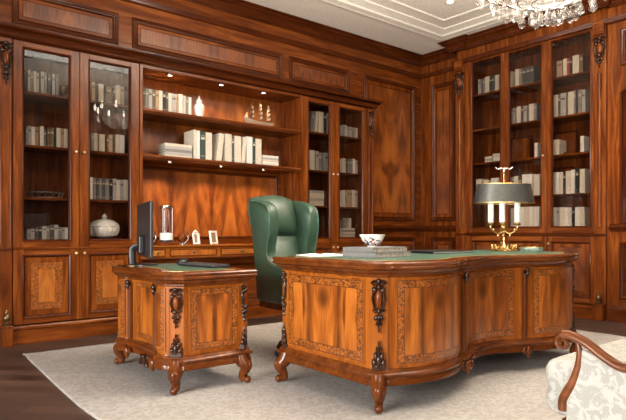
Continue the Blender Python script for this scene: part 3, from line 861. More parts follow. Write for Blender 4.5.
# ================================================================ GREEN WING CHAIR (local: faces -y)
def rsec(x0, x1, y0, y1, z, c, n=4):
    pts = []
    for cx, cy, a0 in ((x1 - c, y0 + c, -PI / 2), (x1 - c, y1 - c, 0), (x0 + c, y1 - c, PI / 2), (x0 + c, y0 + c, PI)):
        for k in range(n + 1):
            a = a0 + PI / 2 * k / n; pts.append((cx + c * math.cos(a), cy + c * math.sin(a), z))
    return pts
ch = thing('wing_chair', 'green leather wing chair behind the large desk', 'chair', (2.605, 3.43, RUG), math.radians(-4))
W = .218
def wing(s):
    mb = MB()
    prof = smoothpath([(.13, .40), (.18, .70), (.235, .98), (.262, 1.12), (.24, 1.165), (.16, 1.165), (.04, 1.145), (-.035, 1.105), (-.060, 1.02), (-.050, .91), (-.018, .80), (-.03, .72), (-.10, .665), (-.30, .65), (-.375, .63), (-.395, .58), (-.375, .50), (-.37, .40)], 4)
    x0, x1 = (W - .075, W) if s > 0 else (-W, -W + .075)
    def ring(x, k):
        c = Vector((-.02, .78))
        out = []
        for p in prof:
            q = Vector(p); d = (c - q); d = d.normalized() * k if d.length > 0 else d
            out.append((x, (q + d).x, (q + d).y))
        return out
    xm = (x0 + x1) / 2
    mb.loops([ring(x0, .018), ring(x0 + .006, .006), ring(x0 + .022, 0), ring(x1 - .022, 0), ring(x1 - .006, .006), ring(x1, .018)], True, True, True)
    o = mb.build('wing', M['leather'], ch, (0, 0, 0), smooth=60)
    mb = MB()
    xo = x0 if s < 0 else x1
    mb.sweep([(xo + (-.001 if s < 0 else .001), *(Vector(p) + (Vector((-.02, .78)) - Vector(p)).normalized() * .014)) for p in prof[8:-2]], .0055, 6)
    mb.build('piping', M['baize'], o, (0, 0, 0), smooth=60)
    mb = MB()
    cs = [(Vector(p) + (Vector((-.02, .78)) - Vector(p)).normalized() * .030) for p in prof[22:56]]
    acc_pts = [(xo + (-.001 if s < 0 else .001), cs[0].x, cs[0].y)]; last = cs[0]
    for p in cs:
        if (p - last).length > .008: acc_pts.append((xo + (-.001 if s < 0 else .001), p.x, p.y)); last = p
    mb.sweep(acc_pts, [(.0042 if q % 2 else .0022) for q in range(len(acc_pts))], 6)
    tag(mb.build('nail_trim', M['bronze'], o, (0, 0, 0), smooth=60), 'row of dark nail heads')
wing(-1); wing(1)
def back_y(z): return .055 + .19 * (z - .45) / .72
mb = MB()
zs = [.46, .48, .55, .65, .75, .83, .862, .88, .892, .905, .925, .96, 1.02, 1.08, 1.12, 1.15, 1.172, 1.18]
bul = [.00, .03, .055, .060, .052, .036, .022, .004, .004, .022, .042, .060, .068, .062, .050, .032, .008, -.02]
xs = [-1, -.96, -.85, -.6, -.3, 0, .3, .6, .85, .96, 1]
hw = W - .07
front = []; rear = []
for z, b in zip(zs, bul):
    rowf = []; rowr = []
    for x in xs:
        e = 1 - abs(x) ** 4
        zz = z + (.030 * (1 - x * x) * max(0, (z - .9) / .28))
        rowf.append((x * hw, back_y(z) - b * (.45 + .55 * e) - .035, zz)); rowr.append((x * (hw + .04), back_y(z) + .075 - .02 * max(0, (z - 1.1) / .08), zz))
    front.append(rowf); rear.append(rowr)
n = len(xs); ring_rows = [f + r[::-1] for f, r in zip(front, rear)]
mb.loops(ring_rows, True, True, True)
mb.build('backrest', M['leather'], ch, (0, 0, 0), smooth=70)
mb = MB(); sec = [(z, i) for z, i in ((.40, .02), (.405, .005), (.44, 0), (.50, 0), (.525, .01), (.535, .04))]
mb.loops([rsec(-hw + i * .5, hw - i * .5, -.40 + i, .10 - i, z, .05) for z, i in sec], True, True, True)
mb.build('seat_cushion', M['leather'], ch, (0, 0, 0), smooth=60)
mb = MB(); mb.loops([rsec(-W + .01, W - .01, -.36, .14, z, .04) for z in (.36, .405)], True, True, True); mb.build('seat_frame', M['dX'], ch, (0, 0, 0), smooth=40)
mb = MB(); mb.lathe([(.05, .36), (.03, .34), (.03, .16), (.05, .12), (.05, .09)], (0, -.1, 0), 16); mb.build('pedestal', M['steel_dark'], ch, (0, 0, 0), smooth=50)
for k in range(5):
    a = k * 2 * PI / 5 + .3
    mb = MB(); mb.sweep([(0, -.1, .11), (.13 * math.cos(a), -.1 + .13 * math.sin(a), .095), (.15 * math.cos(a), -.1 + .15 * math.sin(a), .06)], [.026, .024, .018], 8)
    f = mb.build('foot_spoke', M['dX'], ch, (0, 0, 0), smooth=50)
    mb = MB(); mb.ell((.15 * math.cos(a), -.1 + .15 * math.sin(a), .025), (.025, .025, .025), 10, 6); mb.build('castor', M['black'], f, (0, 0, 0), smooth=60)

# ================================================================ CARVED ARMCHAIR, lower right (local: faces +y, x across, left arm at x = 0)
ac = thing('armchair', 'ivory damask armchair with scrolled carved walnut arms, at the lower right', 'armchair', (1.628, .780, RUG), 0)
WA = .62
def arm(x):
    DZ = -.010
    pts = smoothpath([(x, .036, .598), (x, .030, .580), (x, .012, .578), (x, .002, .598), (x, .014, .620), (x, .036, .624), (x, .012, .626), (x, -.030, .612), (x, -.080, .580), (x, -.125, .561), (x, -.170, .568), (x, -.215, .594)][5:], 5)
    pts = [p + Vector((0, 0, DZ)) for p in pts]
    mb = MB()
    m = len(pts)
    mb.sweep(pts, [(.021, .013)] * m, 10)
    spiral = [(x, .036 + .020 * (1 - .85 * k / 20) * math.cos(PI / 2 - 2 * PI * 1.5 * k / 20) , .594 + .020 * (1 - .85 * k / 20) * math.sin(PI / 2 - 2 * PI * 1.5 * k / 20)) for k in range(21)]
    mb.sweep(spiral, [(.021 - .004 * k / 20, .0085 - .004 * k / 20) for k in range(21)], 8)
    mb.sweep([(x - .012, p[1], p[2] + .012) for p in pts], .005, 6)
    mb.ell((x, -.215, .582), (.022, .020, .018), 10, 6)
    a = mb.build('arm_rail', M['chairwood'], ac, (0, 0, 0), smooth=60)
    mb = MB()
    post = smoothpath([(x, -.004, .604), (x, -.010, .570), (x, -.006, .530), (x, .010, .480), (x, .036, .430), (x, .038, .395)], 5)
    mb.sweep(post, [.0065 + .0085 * min(1, 1.5 * k / (len(post) - 1)) for k in range(len(post))], 10)
    mb.build('arm_post', M['chairwood'], ac, (0, 0, 0), smooth=60)
    # upholstered side under the arm
    mb = MB()
    top = smoothpath([(-.018, .584), (-.06, .570), (-.115, .542), (-.165, .542), (-.225, .565), (-.42, .590)], 4)
    poly = [(p.x, p.y) for p in top] + [(-.42, .36), (.028, .36), (.026, .43), (.002, .485), (-.014, .53)]
    mb.prism(poly, x - .008, x + .008, 'x')
    o = mb.build('side_panel', M['damask'], ac, (0, 0, 0), bevel=.006)
arm(0); arm(WA)
mb = MB()
mb.loops([rsec(.02 + i, WA - .02 - i, -.42, .122 - i, z, .05) for z, i in ((.37, .012), (.38, .002), (.42, 0), (.44, .006), (.46, 0), (.50, 0), (.520, .008), (.532, .03))], True, True, True)
mb.build('seat_cushion', M['damask'], ac, (0, 0, 0), smooth=60)
mb = MB(); mb.box(.0, WA, -.42, .05, .30, .37); mb.build('seat_rail', M['wX'], ac, (0, 0, 0), bevel=.012)
mb = MB()
rows = []
for z, y, t in ((.38, -.40, .05), (.55, -.43, .06), (.75, -.47, .06), (.92, -.51, .05), (.97, -.52, .03)):
    hwid = WA / 2 - (.03 if z > .9 else .0)
    rows.append([(WA / 2 + hwid * math.cos(a) * (1 if abs(math.cos(a)) < .99 else .98), y - t * math.sin(a), z + .03 * (1 - math.cos(a) ** 2) * (z > .9)) for a in [2 * PI * k / 20 for k in range(20)]])
mb.loops(rows, True, True, True); mb.build('backrest', M['damask'], ac, (0, 0, 0), smooth=60)
mb = MB(); mb.sweep(smoothpath([(0, -.42, .36), (0, -.45, .60), (0, -.48, .80), (.03, -.51, .96), (.18, -.53, 1.02), (WA / 2, -.53, 1.05), (WA - .18, -.53, 1.02), (WA - .03, -.51, .96), (WA, -.48, .80), (WA, -.45, .60), (WA, -.42, .36)], 4), .018, 8); mb.build('back_frame', M['dZ'], ac, (0, 0, 0), smooth=60)
for (x, y, n) in ((.03, .02, (-.7, .7)), (WA - .03, .02, (.7, .7)), (.03, -.40, (-.7, -.7)), (WA - .03, -.40, (.7, -.7))):
    mb = MB(); mb.M = frame_at((x, y), n)
    mb.sweep(smoothpath([(0, .0, .33), (0, -.012, .26), (0, .0, .16), (0, .008, .08), (0, -.02, .02)], 4), [.030, .032, .030, .028, .026, .024, .022, .020, .018, .017, .016, .016, .016, .017, .018, .019, .020], 10)
    mb.M = None; mb.build('leg', M['wZ'], ac, (0, 0, 0), smooth=60)

# ================================================================ CHANDELIER
CX, CY = 3.25, 1.73
cd = thing('chandelier', 'crystal chandelier with candle bulbs hanging over the large desk', 'chandelier', (CX, CY, 2.155))
B = -2.13
mb = MB(); mb.lathe([(.008, 3.06 + B), (.008, 3.40 + B)], (0, 0, 0), 8); mb.lathe([(.07, 3.36 + B), (.06, 3.38 + B), (.07, 3.40 + B)], (0, 0, 0), 16); mb.build('rod', M['silver'], cd, (0, 0, 0), smooth=50)
mb = MB(); mb.lathe([(.01, 2.32 + B), (.05, 2.36 + B), (.07, 2.42 + B), (.03, 2.48 + B), (.02, 2.55 + B), (.045, 2.64 + B), (.055, 2.70 + B), (.02, 2.78 + B), (.018, 2.88 + B), (.04, 2.95 + B), (.015, 3.06 + B)], (0, 0, 0), 16); mb.build('stem', M['crystal'], cd, (0, 0, 0), smooth=60)
for k in range(10):
    a = 2 * PI * k / 10 + .2; c, s = math.cos(a), math.sin(a)
    mb = MB(); mb.sweep([(q * c, q * s, z + B) for q, z in smoothpath([(.03, 2.50), (.12, 2.40), (.24, 2.40), (.32, 2.50), (.355, 2.60)], 4)], .009, 6)
    mb.lathe([(.010, 2.595 + B), (.045, 2.61 + B), (.055, 2.625 + B), (.018, 2.622 + B)], (.36 * c, .36 * s, 0), 12)
    ar = mb.build('arm', M['crystal'], cd, (0, 0, 0), smooth=60)
    mb = MB(); mb.lathe([(.012, 2.62 + B), (.012, 2.73 + B)], (.36 * c, .36 * s, 0), 10); mb.build('candle_sleeve', M['candle'], ar, (0, 0, 0), smooth=50)
    mb = MB(); mb.lathe([(.008, 2.73 + B), (.019, 2.765 + B), (.013, 2.80 + B), (.002, 2.845 + B)], (.36 * c, .36 * s, 0), 10); mb.build('candle_bulb', M['flame_bulb'], ar, (0, 0, 0), smooth=60)
def crystal_mesh(L, R, name):
    mb = MB(); mb.lathe([(.0015, L), (.003, L - .006), (R * .35, L * .80), (R * .8, L * .5), (R, L * .30), (R * .75, L * .12), (.002, 0)], (0, 0, 0), 7)
    mb.ell((0, 0, L + .008), (.007, .007, .007), 6, 4)
    return mb
proto = {}
random.seed(3)
def drop(a, rr, zb, L, R):
    key = (L, R)
    if key not in proto: o = proto[key] = crystal_mesh(L, R, 'crystal').build('crystal_drop', M['crystal'], cd, (0, 0, 0))
    else: o = proto[key].copy(); COL.objects.link(o); o.parent = cd
    o.location = (rr * math.cos(a), rr * math.sin(a), zb + B); o.rotation_euler = (0, 0, random.random() * 6)
for n, rr, zb, L, R, jit in ((15, .395, 2.30, .085, .021, .05), (15, .32, 2.255, .09, .023, .04), (12, .25, 2.215, .085, .024, .03), (10, .17, 2.18, .09, .025, .02), (6, .09, 2.16, .09, .026, .015)):
    for k in range(n):
        drop(2 * PI * k / n + rr * 9, rr, zb + random.uniform(-jit, jit), L, R)
drop(0, 0, 2.14, .11, .036)
for rr, z in ((.395, 2.41), (.32, 2.37), (.25, 2.33), (.17, 2.30), (.09, 2.28)):
    mb = MB(); mb.sweep([(rr * math.cos(2 * PI * k / 32), rr * math.sin(2 * PI * k / 32), z + B) for k in range(32)], .005, 6, closed=True)
    for k in range(4): mb.sweep([(rr * math.cos(k * PI / 2), rr * math.sin(k * PI / 2), z + B), (.03 * math.cos(k * PI / 2), .03 * math.sin(k * PI / 2), 2.46 + B)], .0025, 5)
    mb.build('hoop', M['silver'], cd, (0, 0, 0), smooth=60)
l = bpy.data.lights.new('chandelier_glow', 'POINT'); l.energy = 12; l.color = (1, .82, .60); l.shadow_soft_size = .3
o = bpy.data.objects.new('chandelier_glow', l); COL.objects.link(o); o.location = (CX, CY, 2.80)
# ================================================================ BOOKS
BC = {'cream': (.66, .58, .47), 'white': (.78, .74, .68), 'pale grey': (.42, .39, .36), 'grey': (.22, .205, .19), 'dark grey': (.085, .08, .075),
      'black': (.014, .014, .016), 'olive': (.12, .085, .045), 'tan': (.42, .28, .16), 'brown': (.13, .065, .03), 'dark green': (.022, .045, .034), 'red': (.30, .03, .02), 'orange': (.45, .17, .05)}
BM = {k: plain('cloth_' + k.replace(' ', '_'), v, .6) for k, v in BC.items()}
BANDM = plain('spine_title', (.10, .085, .07), .5)
BANDL = plain('spine_title_pale', (.55, .47, .34), .5)
ORD = 'first second third fourth fifth sixth seventh eighth ninth tenth eleventh twelfth thirteenth fourteenth fifteenth sixteenth seventeenth'.split()
def book(col, t, h, d, label, group, decorate=True):
    """stands at its lower spine edge; spine at y = 0 facing -y, thickness along x, centred"""
    mb = MB(); c = min(.004, t * .18)
    mb.box(-t / 2, t / 2, 0, c, 0, h); mb.box(-t / 2, -t / 2 + c, c, d, 0, h); mb.box(t / 2 - c, t / 2, c, d, 0, h)
    if decorate and t > .012 and col not in ('white', 'cream'):
        for z0, z1 in ((.72, .80), (.84, .855), (.14, .155)): mb.box(-t * .36, t * .36, -.0006, .001, h * z0, h * z1, 1)
    o = mb.build('book', [BM[col], BANDM if col in ('cream', 'white', 'tan', 'pale grey') else BANDL], None, (0, 0, 0), bevel=.0015 if t > .015 else 0)
    tag(o, label, 'book', group)
    mb = MB(); mb.box(-t / 2 + c, t / 2 - c, c, d - .006, .004, h - .005); mb.build('page_block', M['pages'], o, (0, 0, 0))
    return o
def put(o, wall, along, depth, z, lean=0):
    """wall 'b': along = x, depth = y; wall 'r': along = y, depth = x"""
    if wall == 'b': o.location = (along, depth, z); rz = 0
    else: o.location = (depth, along, z); rz = -PI / 2
    o.rotation_euler = Matrix.Rotation(rz, 3, 'Z').to_4x4().to_euler() if not lean else (Matrix.Rotation(rz, 3, 'Z') @ Matrix.Rotation(lean, 3, 'Y')).to_euler()
def row(wall, depth, z, spec, phrase, group, d=.17, H=.2, squeeze=None):
    """spec: (u0, u1, colour, height factor, lean degrees) in photo pixels along the shelf"""
    f = xb if wall == 'b' else yr
    for i, (u0, u1, col, hf, *ln) in enumerate(spec):
        if squeeze: u0, u1 = squeeze[0] + (u0 - squeeze[0]) * squeeze[1], squeeze[0] + (u1 - squeeze[0]) * squeeze[1]
        a, b = f(u0, depth), f(u1, depth); t = abs(b - a) - .002; lean = math.radians(ln[0]) if ln else 0
        h = H * hf
        tt = max(.008, t - (h * math.sin(abs(lean)) if lean else 0)) if lean else t
        o = book(col, tt, h, d, f'{col} book {ORD[i]} from left, {phrase}', group)
        m = (a + b) / 2
        if lean:
            s = 1 if wall == 'b' else -1
            # pivot on the lower corner so it rests on the shelf
            m = m - s * math.sin(lean) * h / 2
        put(o, wall, m, depth + random.uniform(0, .006), z + .0006 + (abs(math.sin(lean)) * tt / 2 if lean else 0), lean)
def stack(wall, depth, z, u0, u1, cols, th, phrase, group, d=.17):
    f = xb if wall == 'b' else yr
    a, b = f(u0, depth), f(u1, depth); w = abs(b - a); m = (a + b) / 2; zz = z + .0006
    n = len(cols)
    for i, col in enumerate(cols):
        pos = 'topmost' if i == n - 1 else ('lowest' if i == 0 else ORD[i] + ' from bottom')
        w2 = w - random.uniform(0, .012)
        o = book(col, th, w2, d, f'{col} book lying {pos} in stack, {phrase}', group, False)
        rz = 0 if wall == 'b' else -PI / 2
        R = Matrix.Rotation(rz, 3, 'Z') @ Matrix.Rotation(PI / 2, 3, 'Y')   # height runs along the shelf
        o.rotation_euler = R.to_euler()
        s = 1 if wall == 'b' else -1
        start = m - s * w2 / 2
        if wall == 'b': o.location = (start, depth + random.uniform(0, .008), zz + th / 2)
        else: o.location = (depth + random.uniform(0, .008), start, zz + th / 2)
        zz += th + .0006
def auto(us, cols, hs, leans=None):
    return [(us[i], us[i + 1], cols[i], hs[i], *( [leans[i]] if leans and leans[i] else [])) for i in range(len(cols))]
c, w, pg, g, dg, k, ol, tn, br, dgn = 'cream', 'white', 'pale grey', 'grey', 'dark grey', 'black', 'olive', 'tan', 'brown', 'dark green'
# left bookcase, left door
P = 'top shelf, left door of left bookcase'; G = 'books in the left bookcase'
row('b', 5.30, 2.1155, [(28, 31, pg, 1), (31, 33.6, g, .95), (33.6, 36.8, c, .98), (36.8, 39.5, pg, .94), (41, 44.6, pg, 1.02), (44.6, 47.4, g, 1), (48, 51.0, dg, .97), (52.5, 55.4, pg, 1), (56, 59.4, g, 1.02)], P, G, H=.205)
P = 'second shelf, left door of left bookcase'
row('b', 5.30, 1.6655, [(26, 28.4, g, .95), (28.4, 31.6, pg, 1), (31.6, 35.4, w, .98), (35.4, 39, tn, 1), (40, 44.4, c, 1.04), (44.4, 46.6, dg, .9), (47.4, 50.2, br, 1), (50.2, 54.4, ol, 1.02), (57, 61, c, 1.05), (61, 64.4, tn, 1.05), (64.4, 68, c, 1.05)], P, G, H=.175)
P = 'bottom shelf, left door of left bookcase'
row('b', 5.30, .8605, [(27, 31, g, .75), (31, 35, pg, .8), (35.4, 39, dg, .92), (39, 42.4, k, .9), (42.4, 47, pg, 1), (47, 50, g, .95), (50, 54.6, dg, 1.05), (54.6, 58.8, pg, 1.1), (58.8, 62, g, .95), (62, 65.4, pg, .92), (65.4, 68.4, w, .9)], P, G, H=.120)
# left bookcase, right door
P = 'top shelf, right door of left bookcase'
row('b', 5.30, 2.1155, [(92, 95.6, tn, 1), (98.6, 104, c, .98), (106, 112.4, ol, .92), (113.8, 116, br, .9), (116, 120.4, c, 1.05), (120.4, 124.6, tn, 1.05)], P, G, H=.19)
P = 'second shelf, right door of left bookcase'
row('b', 5.30, 1.6655, [(91.5, 94.4, g, 1), (94.4, 98, c, 1), (99.6, 105.4, c, .98), (106.6, 109, br, .9), (109, 113.2, tn, 1), (116, 120, c, 1.05), (120, 125, w, 1.05)], P, G, H=.175)
P = 'third shelf, right door of left bookcase'
row('b', 5.30, 1.2255, auto([90.6, 93.2, 96.3, 99.4, 102.5, 105.7, 109.6, 113.2, 116.8, 120.4, 124, 128.4], [w, g, dg, g, dg, g, k, pg, c, pg, c, pg][:11], [1, .98, .98, .98, .98, .98, .95, 1, .96, .97, .98]), P, G, H=.205)
# niche, top shelf
P = 'top shelf of open unit'; G = 'books on the open shelves'
row('b', 5.235, 2.1055, [(141.6, 143.4, k, 1), (143.4, 145.6, ol, .97), (145.6, 148.6, g, .96), (148.8, 152.6, pg, .96), (152.6, 156, ol, .97), (156, 159.4, tn, .95), (159.4, 163, c, .97), (163, 166.4, k, .99), (166.6, 168.8, dg, .93), (168.8, 172, c, .93), (172, 176.8, pg, .93), (176.8, 179, tn, .94), (179, 183, w, .96), (183.6, 186.3, c, .92), (186.3, 189, g, .90), (189, 192, w, .90)], P, G, H=.215)
P = 'second shelf of open unit'
stack('b', 5.235, 1.6705, 165, 193, [c, pg, g, pg, c], .0275, P, 'lying books on the second open shelf')
row('b', 5.235, 1.6705, [(194, 196.6, c, 1), (196.8, 200.2, w, .98), (200.4, 206, dgn, .97), (206, 212.4, c, .96), (216.6, 225.2, c, .98, 8), (225.6, 232, c, 1), (232, 234.8, dg, .97), (235, 241.6, c, .97), (241.8, 247.4, c, .96, 5), (247.4, 253, w, 1), (253, 256, dgn, .95), (256, 262, c, .96)], P, G, d=.22, H=.305)
stack('b', 5.235, 1.6705, 262.8, 279, [c, w, c, pg, w], .0235, 'right end of second open shelf', 'lying books at the right end of the second open shelf')
# right bookcase of the long wall
P = 'top shelf, left door behind chair'; G = 'books in the bookcase behind the chair'
row('b', 5.30, 2.1255, [(310.6, 315.4, g, .93, 5), (315.2, 319, c, .96, 4), (319, 324, c, .98), (324, 327, k, 1.02), (327, 331, pg, .96)], P, G, H=.285)
P = 'second shelf, left door behind chair'
row('b', 5.30, 1.6705, [(310, 315, c, 1), (316, 319, pg, .98), (319, 322.6, g, .93), (325, 329, pg, .95)], P, G, H=.25)
stack('b', 5.30, 1.2455, 310, 324.6, [c, c, pg, c, c, pg], .031, 'left door behind chair', 'lying books in the bookcase behind the chair')
P = 'top shelf, right door behind chair'
row('b', 5.30, 2.1255, [(343.6, 346, pg, 1), (346, 348.6, c, .98), (350, 352.4, pg, .92), (352.4, 354.6, pg, .92), (354.6, 357, g, .93), (357, 359.2, pg, .9), (359.2, 361.4, c, .9)], P, G, H=.165, squeeze=(343.6, .80))
P = 'second shelf, right door behind chair'
row('b', 5.30, 1.6705, [(343.6, 347, c, 1), (347.2, 349, dg, .95), (349, 352.6, g, .98), (352.6, 355.6, g, .99), (355.6, 358.6, w, 1.03), (359, 361.6, pg, .95)], P, G, H=.195, squeeze=(343.6, .80))
P = 'third shelf, right door behind chair'
row('b', 5.30, 1.2455, [(343.6, 346, c, .95), (346, 348.4, g, .96), (348.4, 351, tn, .98), (351, 354.4, tn, .98), (354.6, 358, c, 1), (358, 361.4, pg, .97)], P, G, H=.225, squeeze=(343.6, .80))
stack('b', 5.27, .8605, 343, 355.4, [c, pg, c, g, c], .023, 'bottom of right door behind chair', 'lying books at the bottom of the bookcase behind the chair')
row('b', 5.40, .8605, [(344, 347, g, .9), (352, 356, c, 1)], 'bottom shelf, right door behind chair', G, d=.12, H=.25, squeeze=(343.6, .66))
# three-door bookcase, right wall
XD = 6.28; G = 'books in the three-door bookcase'
row('r', XD, 2.6805, [(478, 480.6, pg, .98), (482.6, 485, g, .98), (485, 489.2, c, 1.03), (489.4, 492, dgn, .98), (492, 494.8, dg, .98), (495, 499, c, .99)], 'top shelf, left door of three-door bookcase', G, H=.215)
stack('r', XD, 1.8055, 484.6, 492, [c, pg, c], .026, 'left pile, third shelf of three-door bookcase', 'lying books in the three-door bookcase')
stack('r', XD, 1.8055, 492.3, 500.5, [c, w, c, c], .026, 'right pile, third shelf of three-door bookcase', 'lying books in the three-door bookcase')
row('r', XD, 1.3575, [(476, 482, c, 1), (483.4, 488.6, c, .92), (491, 498.6, w, 1)], 'fourth shelf, left door of three-door bookcase', G, H=.25)
row('r', XD, 2.6805, [(510, 512, c, .98), (515, 519, c, 1.02), (519, 522, g, 1), (522, 526, dg, 1), (526, 530, dg, 1), (530, 534, dg, 1)], 'top shelf, middle door of three-door bookcase', G, H=.22)
row('r', XD, 2.2355, [(511.4, 513, g, .95), (513, 515, pg, .95), (516.6, 520.6, c, .99), (521, 523.6, dg, .98), (523.6, 527, pg, .94), (529, 533.8, c, 1), (534, 537, g, 1)], 'second shelf, middle door of three-door bookcase', G, H=.215)
row('r', XD, 1.8055, [(534.4, 537.4, w, 1)], 'third shelf, middle door of three-door bookcase', G, H=.175)
row('r', XD, 1.3575, [(510.6, 514, pg, .95), (514, 518, c, .98), (518.4, 521, k, .96), (522, 528, w, 1.03), (528, 532.4, w, 1.02), (533.6, 539.6, c, .98)], 'fourth shelf, middle door of three-door bookcase', G, H=.255)
row('r', XD, .9855, [(510.6, 515, c, .95), (515, 519, w, .97), (519, 523.6, w, 1), (523.6, 529.4, c, 1), (529.6, 533, w, 1), (533.4, 539, w, .99)], 'bottom shelf, middle door of three-door bookcase', G, H=.245)
row('r', XD, 2.6805, [(556.6, 562, tn, .94), (563, 567, c, .98), (567, 570, 'red', .98), (570, 572, k, .95), (572.4, 579, c, 1.03), (580, 583, br, .98)], 'top shelf, right door of three-door bookcase', G, H=.215)
row('r', XD, 2.2355, [(553.6, 558, c, 1), (558, 560.4, dg, 1), (560.4, 566, pg, 1.02), (568, 574, c, 1.02), (574, 576, g, 1.04), (578, 581.6, g, 1.04), (581.6, 585.4, pg, 1)], 'second shelf, right door of three-door bookcase', G, H=.265)
row('r', XD, 1.8055, [(553, 559.2, c, .95), (580.4, 584, w, .98)], 'third shelf, right door of three-door bookcase', G, H=.19)
row('r', XD, 1.3575, [(553, 555.4, c, .95), (555.6, 559.2, w, .95), (559.4, 563, c, .94), (563, 565.6, k, .94), (565.8, 571, c, .96), (571, 574.6, w, 1), (575, 578.8, k, 1.04), (579.6, 585, c, 1)], 'fourth shelf, right door of three-door bookcase', G, H=.27)
row('r', XD, .9855, [(553, 556.4, w, 1), (556.4, 559.4, pg, 1), (559.4, 564.2, c, 1), (564.2, 568, w, .98), (568, 571.6, c, .98), (571.8, 574.8, k, .97), (575, 579.6, w, .98), (579.6, 584.4, c, .98)], 'bottom shelf, right door of three-door bookcase', G, H=.225)

# ================================================================ SHELF ORNAMENTS
def wood_board(label, y0, y1, z, h, x):
    t = thing('wooden_panel', label, 'panel', (x, (y0 + y1) / 2, z), -PI / 2)
    w2 = abs(y1 - y0) / 2
    mb = MB(); mb.box(-w2, w2, 0, .016, .0005, h); mb.build('board', M['wZ'], t, (0, 0, 0), bevel=.003)
    mb = MB(); rect_loft(mb, lambda a, b, d: (a, -d, b), -w2, w2, .0005, h, [(0, -.002), (0, .008), (.012, .010), (.020, .002), (.020, -.002)]); mb.build('frame', M['dZ'], t, (0, 0, 0), smooth=40)
wood_board('plain wooden panel standing on third shelf of the middle door', yr(511, 6.45), yr(531, 6.45), 1.8055, .30, 6.45)
wood_board('plain wooden panel standing on third shelf of the right door', yr(554, 6.485), yr(577, 6.485), 1.8055, .30, 6.485)
wood_board('wooden panel standing behind the fourth-shelf books of the right door', yr(554, 6.48), yr(574, 6.48), 1.3575, .33, 6.48)
for i, u in enumerate((565, 571)):
    t = thing('brass_ornament', ('left' if i == 0 else 'right') + ' of two small gilt ornaments on third shelf, right door', 'ornament', (6.30, yr(u, 6.30), 1.806), -PI / 2, 'small gilt ornaments')
    mb = MB(); mb.lathe([(.022, 0), (.026, .006), (.010, .012), (.016, .022), (.004, .034)], (0, 0, 0), 14); mb.build('body', M['brass'], t, (0, 0, 0), smooth=50)
    mb = MB(); mb.box(-.03, .03, -.02, .02, 0, .005); mb.build('base', M['wX'], t, (0, 0, 0))
# goblet-shaped vase, left bookcase
t = thing('goblet', 'small brown goblet at the right end of the top left shelf', 'goblet', (xb(64.6, 5.28), 5.28, 2.1155))
mb = MB(); mb.lathe([(.028, 0), (.030, .006), (.008, .016), (.008, .035), (.030, .055), (.040, .085), (.038, .105), (.034, .100), (.030, .060)], (0, 0, 0), 18); mb.build('bowl', M['bronze'], t, (0, 0, 0), smooth=50)
mb = MB(); mb.lathe([(.041, .100), (.043, .104), (.041, .108)], (0, 0, 0), 18, cap=False); mb.build('rim', M['brass'], t, (0, 0, 0), smooth=50)
# openwork silver centrepiece
t = thing('silver_centrepiece', 'dark openwork silver centrepiece on third shelf behind the leftmost glass door', 'ornament', (xb(46, 5.30), 5.30, 1.2255))
mb = MB()
for z, a in ((.004, .13), (.05, .15)): mb.sweep([(a * math.cos(2 * PI * q / 28), .07 * math.sin(2 * PI * q / 28), z) for q in range(28)], .004, 6, closed=True)
for q in range(14):
    an = 2 * PI * q / 14; mb.sweep([(.13 * math.cos(an), .07 * math.sin(an), .004), (.15 * math.cos(an + .2), .07 * math.sin(an + .2), .05)], .003, 5)
mb.build('basket', M['steel_dark'], t, (0, 0, 0), smooth=60)
mb = MB(); mb.box(-.12, .12, -.05, .05, .0, .006); mb.build('tray', M['steel_dark'], t, (0, 0, 0))
for q in (-.08, 0, .08):
    mb = MB(); mb.ell((q, 0, .036), (.032, .032, .030), 12, 8); mb.lathe([(.010, .06), (.006, .09), (.010, .10)], (q, 0, 0), 8); mb.build('bottle', M['glass'], t, (0, 0, 0), smooth=60)
# white lattice jar
t = thing('lidded_jar', 'wide white lattice jar with a domed lid in the left bookcase', 'jar', (xb(104.5, 5.31), 5.31, .8605))
mb = MB(); mb.lathe([(.075, 0), (.080, .012), (.070, .022)], (0, 0, 0), 24); mb.build('stand', M['dX'], t, (0, 0, 0), smooth=50)
mb = MB(); prof = [(.07, .022), (.105, .035), (.128, .070), (.134, .100), (.130, .118)]; mb.lathe(prof, (0, 0, 0), 28)
jar = mb.build('bowl', M['porcelain'], t, (0, 0, 0), smooth=50)
mb = MB()
for q in range(22):
    for s in (-1, 1): mb.sweep([((r + .001) * math.cos(2 * PI * q / 22 + s * z * 3), (r + .001) * math.sin(2 * PI * q / 22 + s * z * 3), z) for r, z in prof[1:]], .0030, 5)
mb.build('lattice', M['white'], jar, (0, 0, 0), smooth=60)
mb = MB(); mb.lathe([(.132, .118), (.135, .124), (.122, .150), (.085, .176), (.04, .190), (.022, .194)], (0, 0, 0), 28); lid = mb.build('lid', M['porcelain'], t, (0, 0, 0), smooth=50)
mb = MB(); mb.lathe([(.010, .190), (.022, .204), (.024, .216), (.012, .230), (.002, .242)], (0, 0, 0), 14); mb.build('finial', M['porcelain'], lid, (0, 0, 0), smooth=60)
# ginger jar on the open top shelf
t = thing('ginger_jar', 'white porcelain ginger jar with pointed lid on the open top shelf', 'jar', (xb(199.3, 5.26), 5.26, 2.1055))
mb = MB(); mb.lathe([(.034, 0), (.036, .006), (.046, .05), (.054, .10), (.050, .128), (.030, .150), (.028, .158)], (0, 0, 0), 24); mb.build('body', M['porcelain'], t, (0, 0, 0), smooth=50)
mb = MB(); mb.lathe([(.031, .156), (.034, .160), (.030, .180), (.016, .194), (.010, .200), (.012, .208), (.003, .230)], (0, 0, 0), 20); mb.build('lid', M['porcelain'], t, (0, 0, 0), smooth=50)
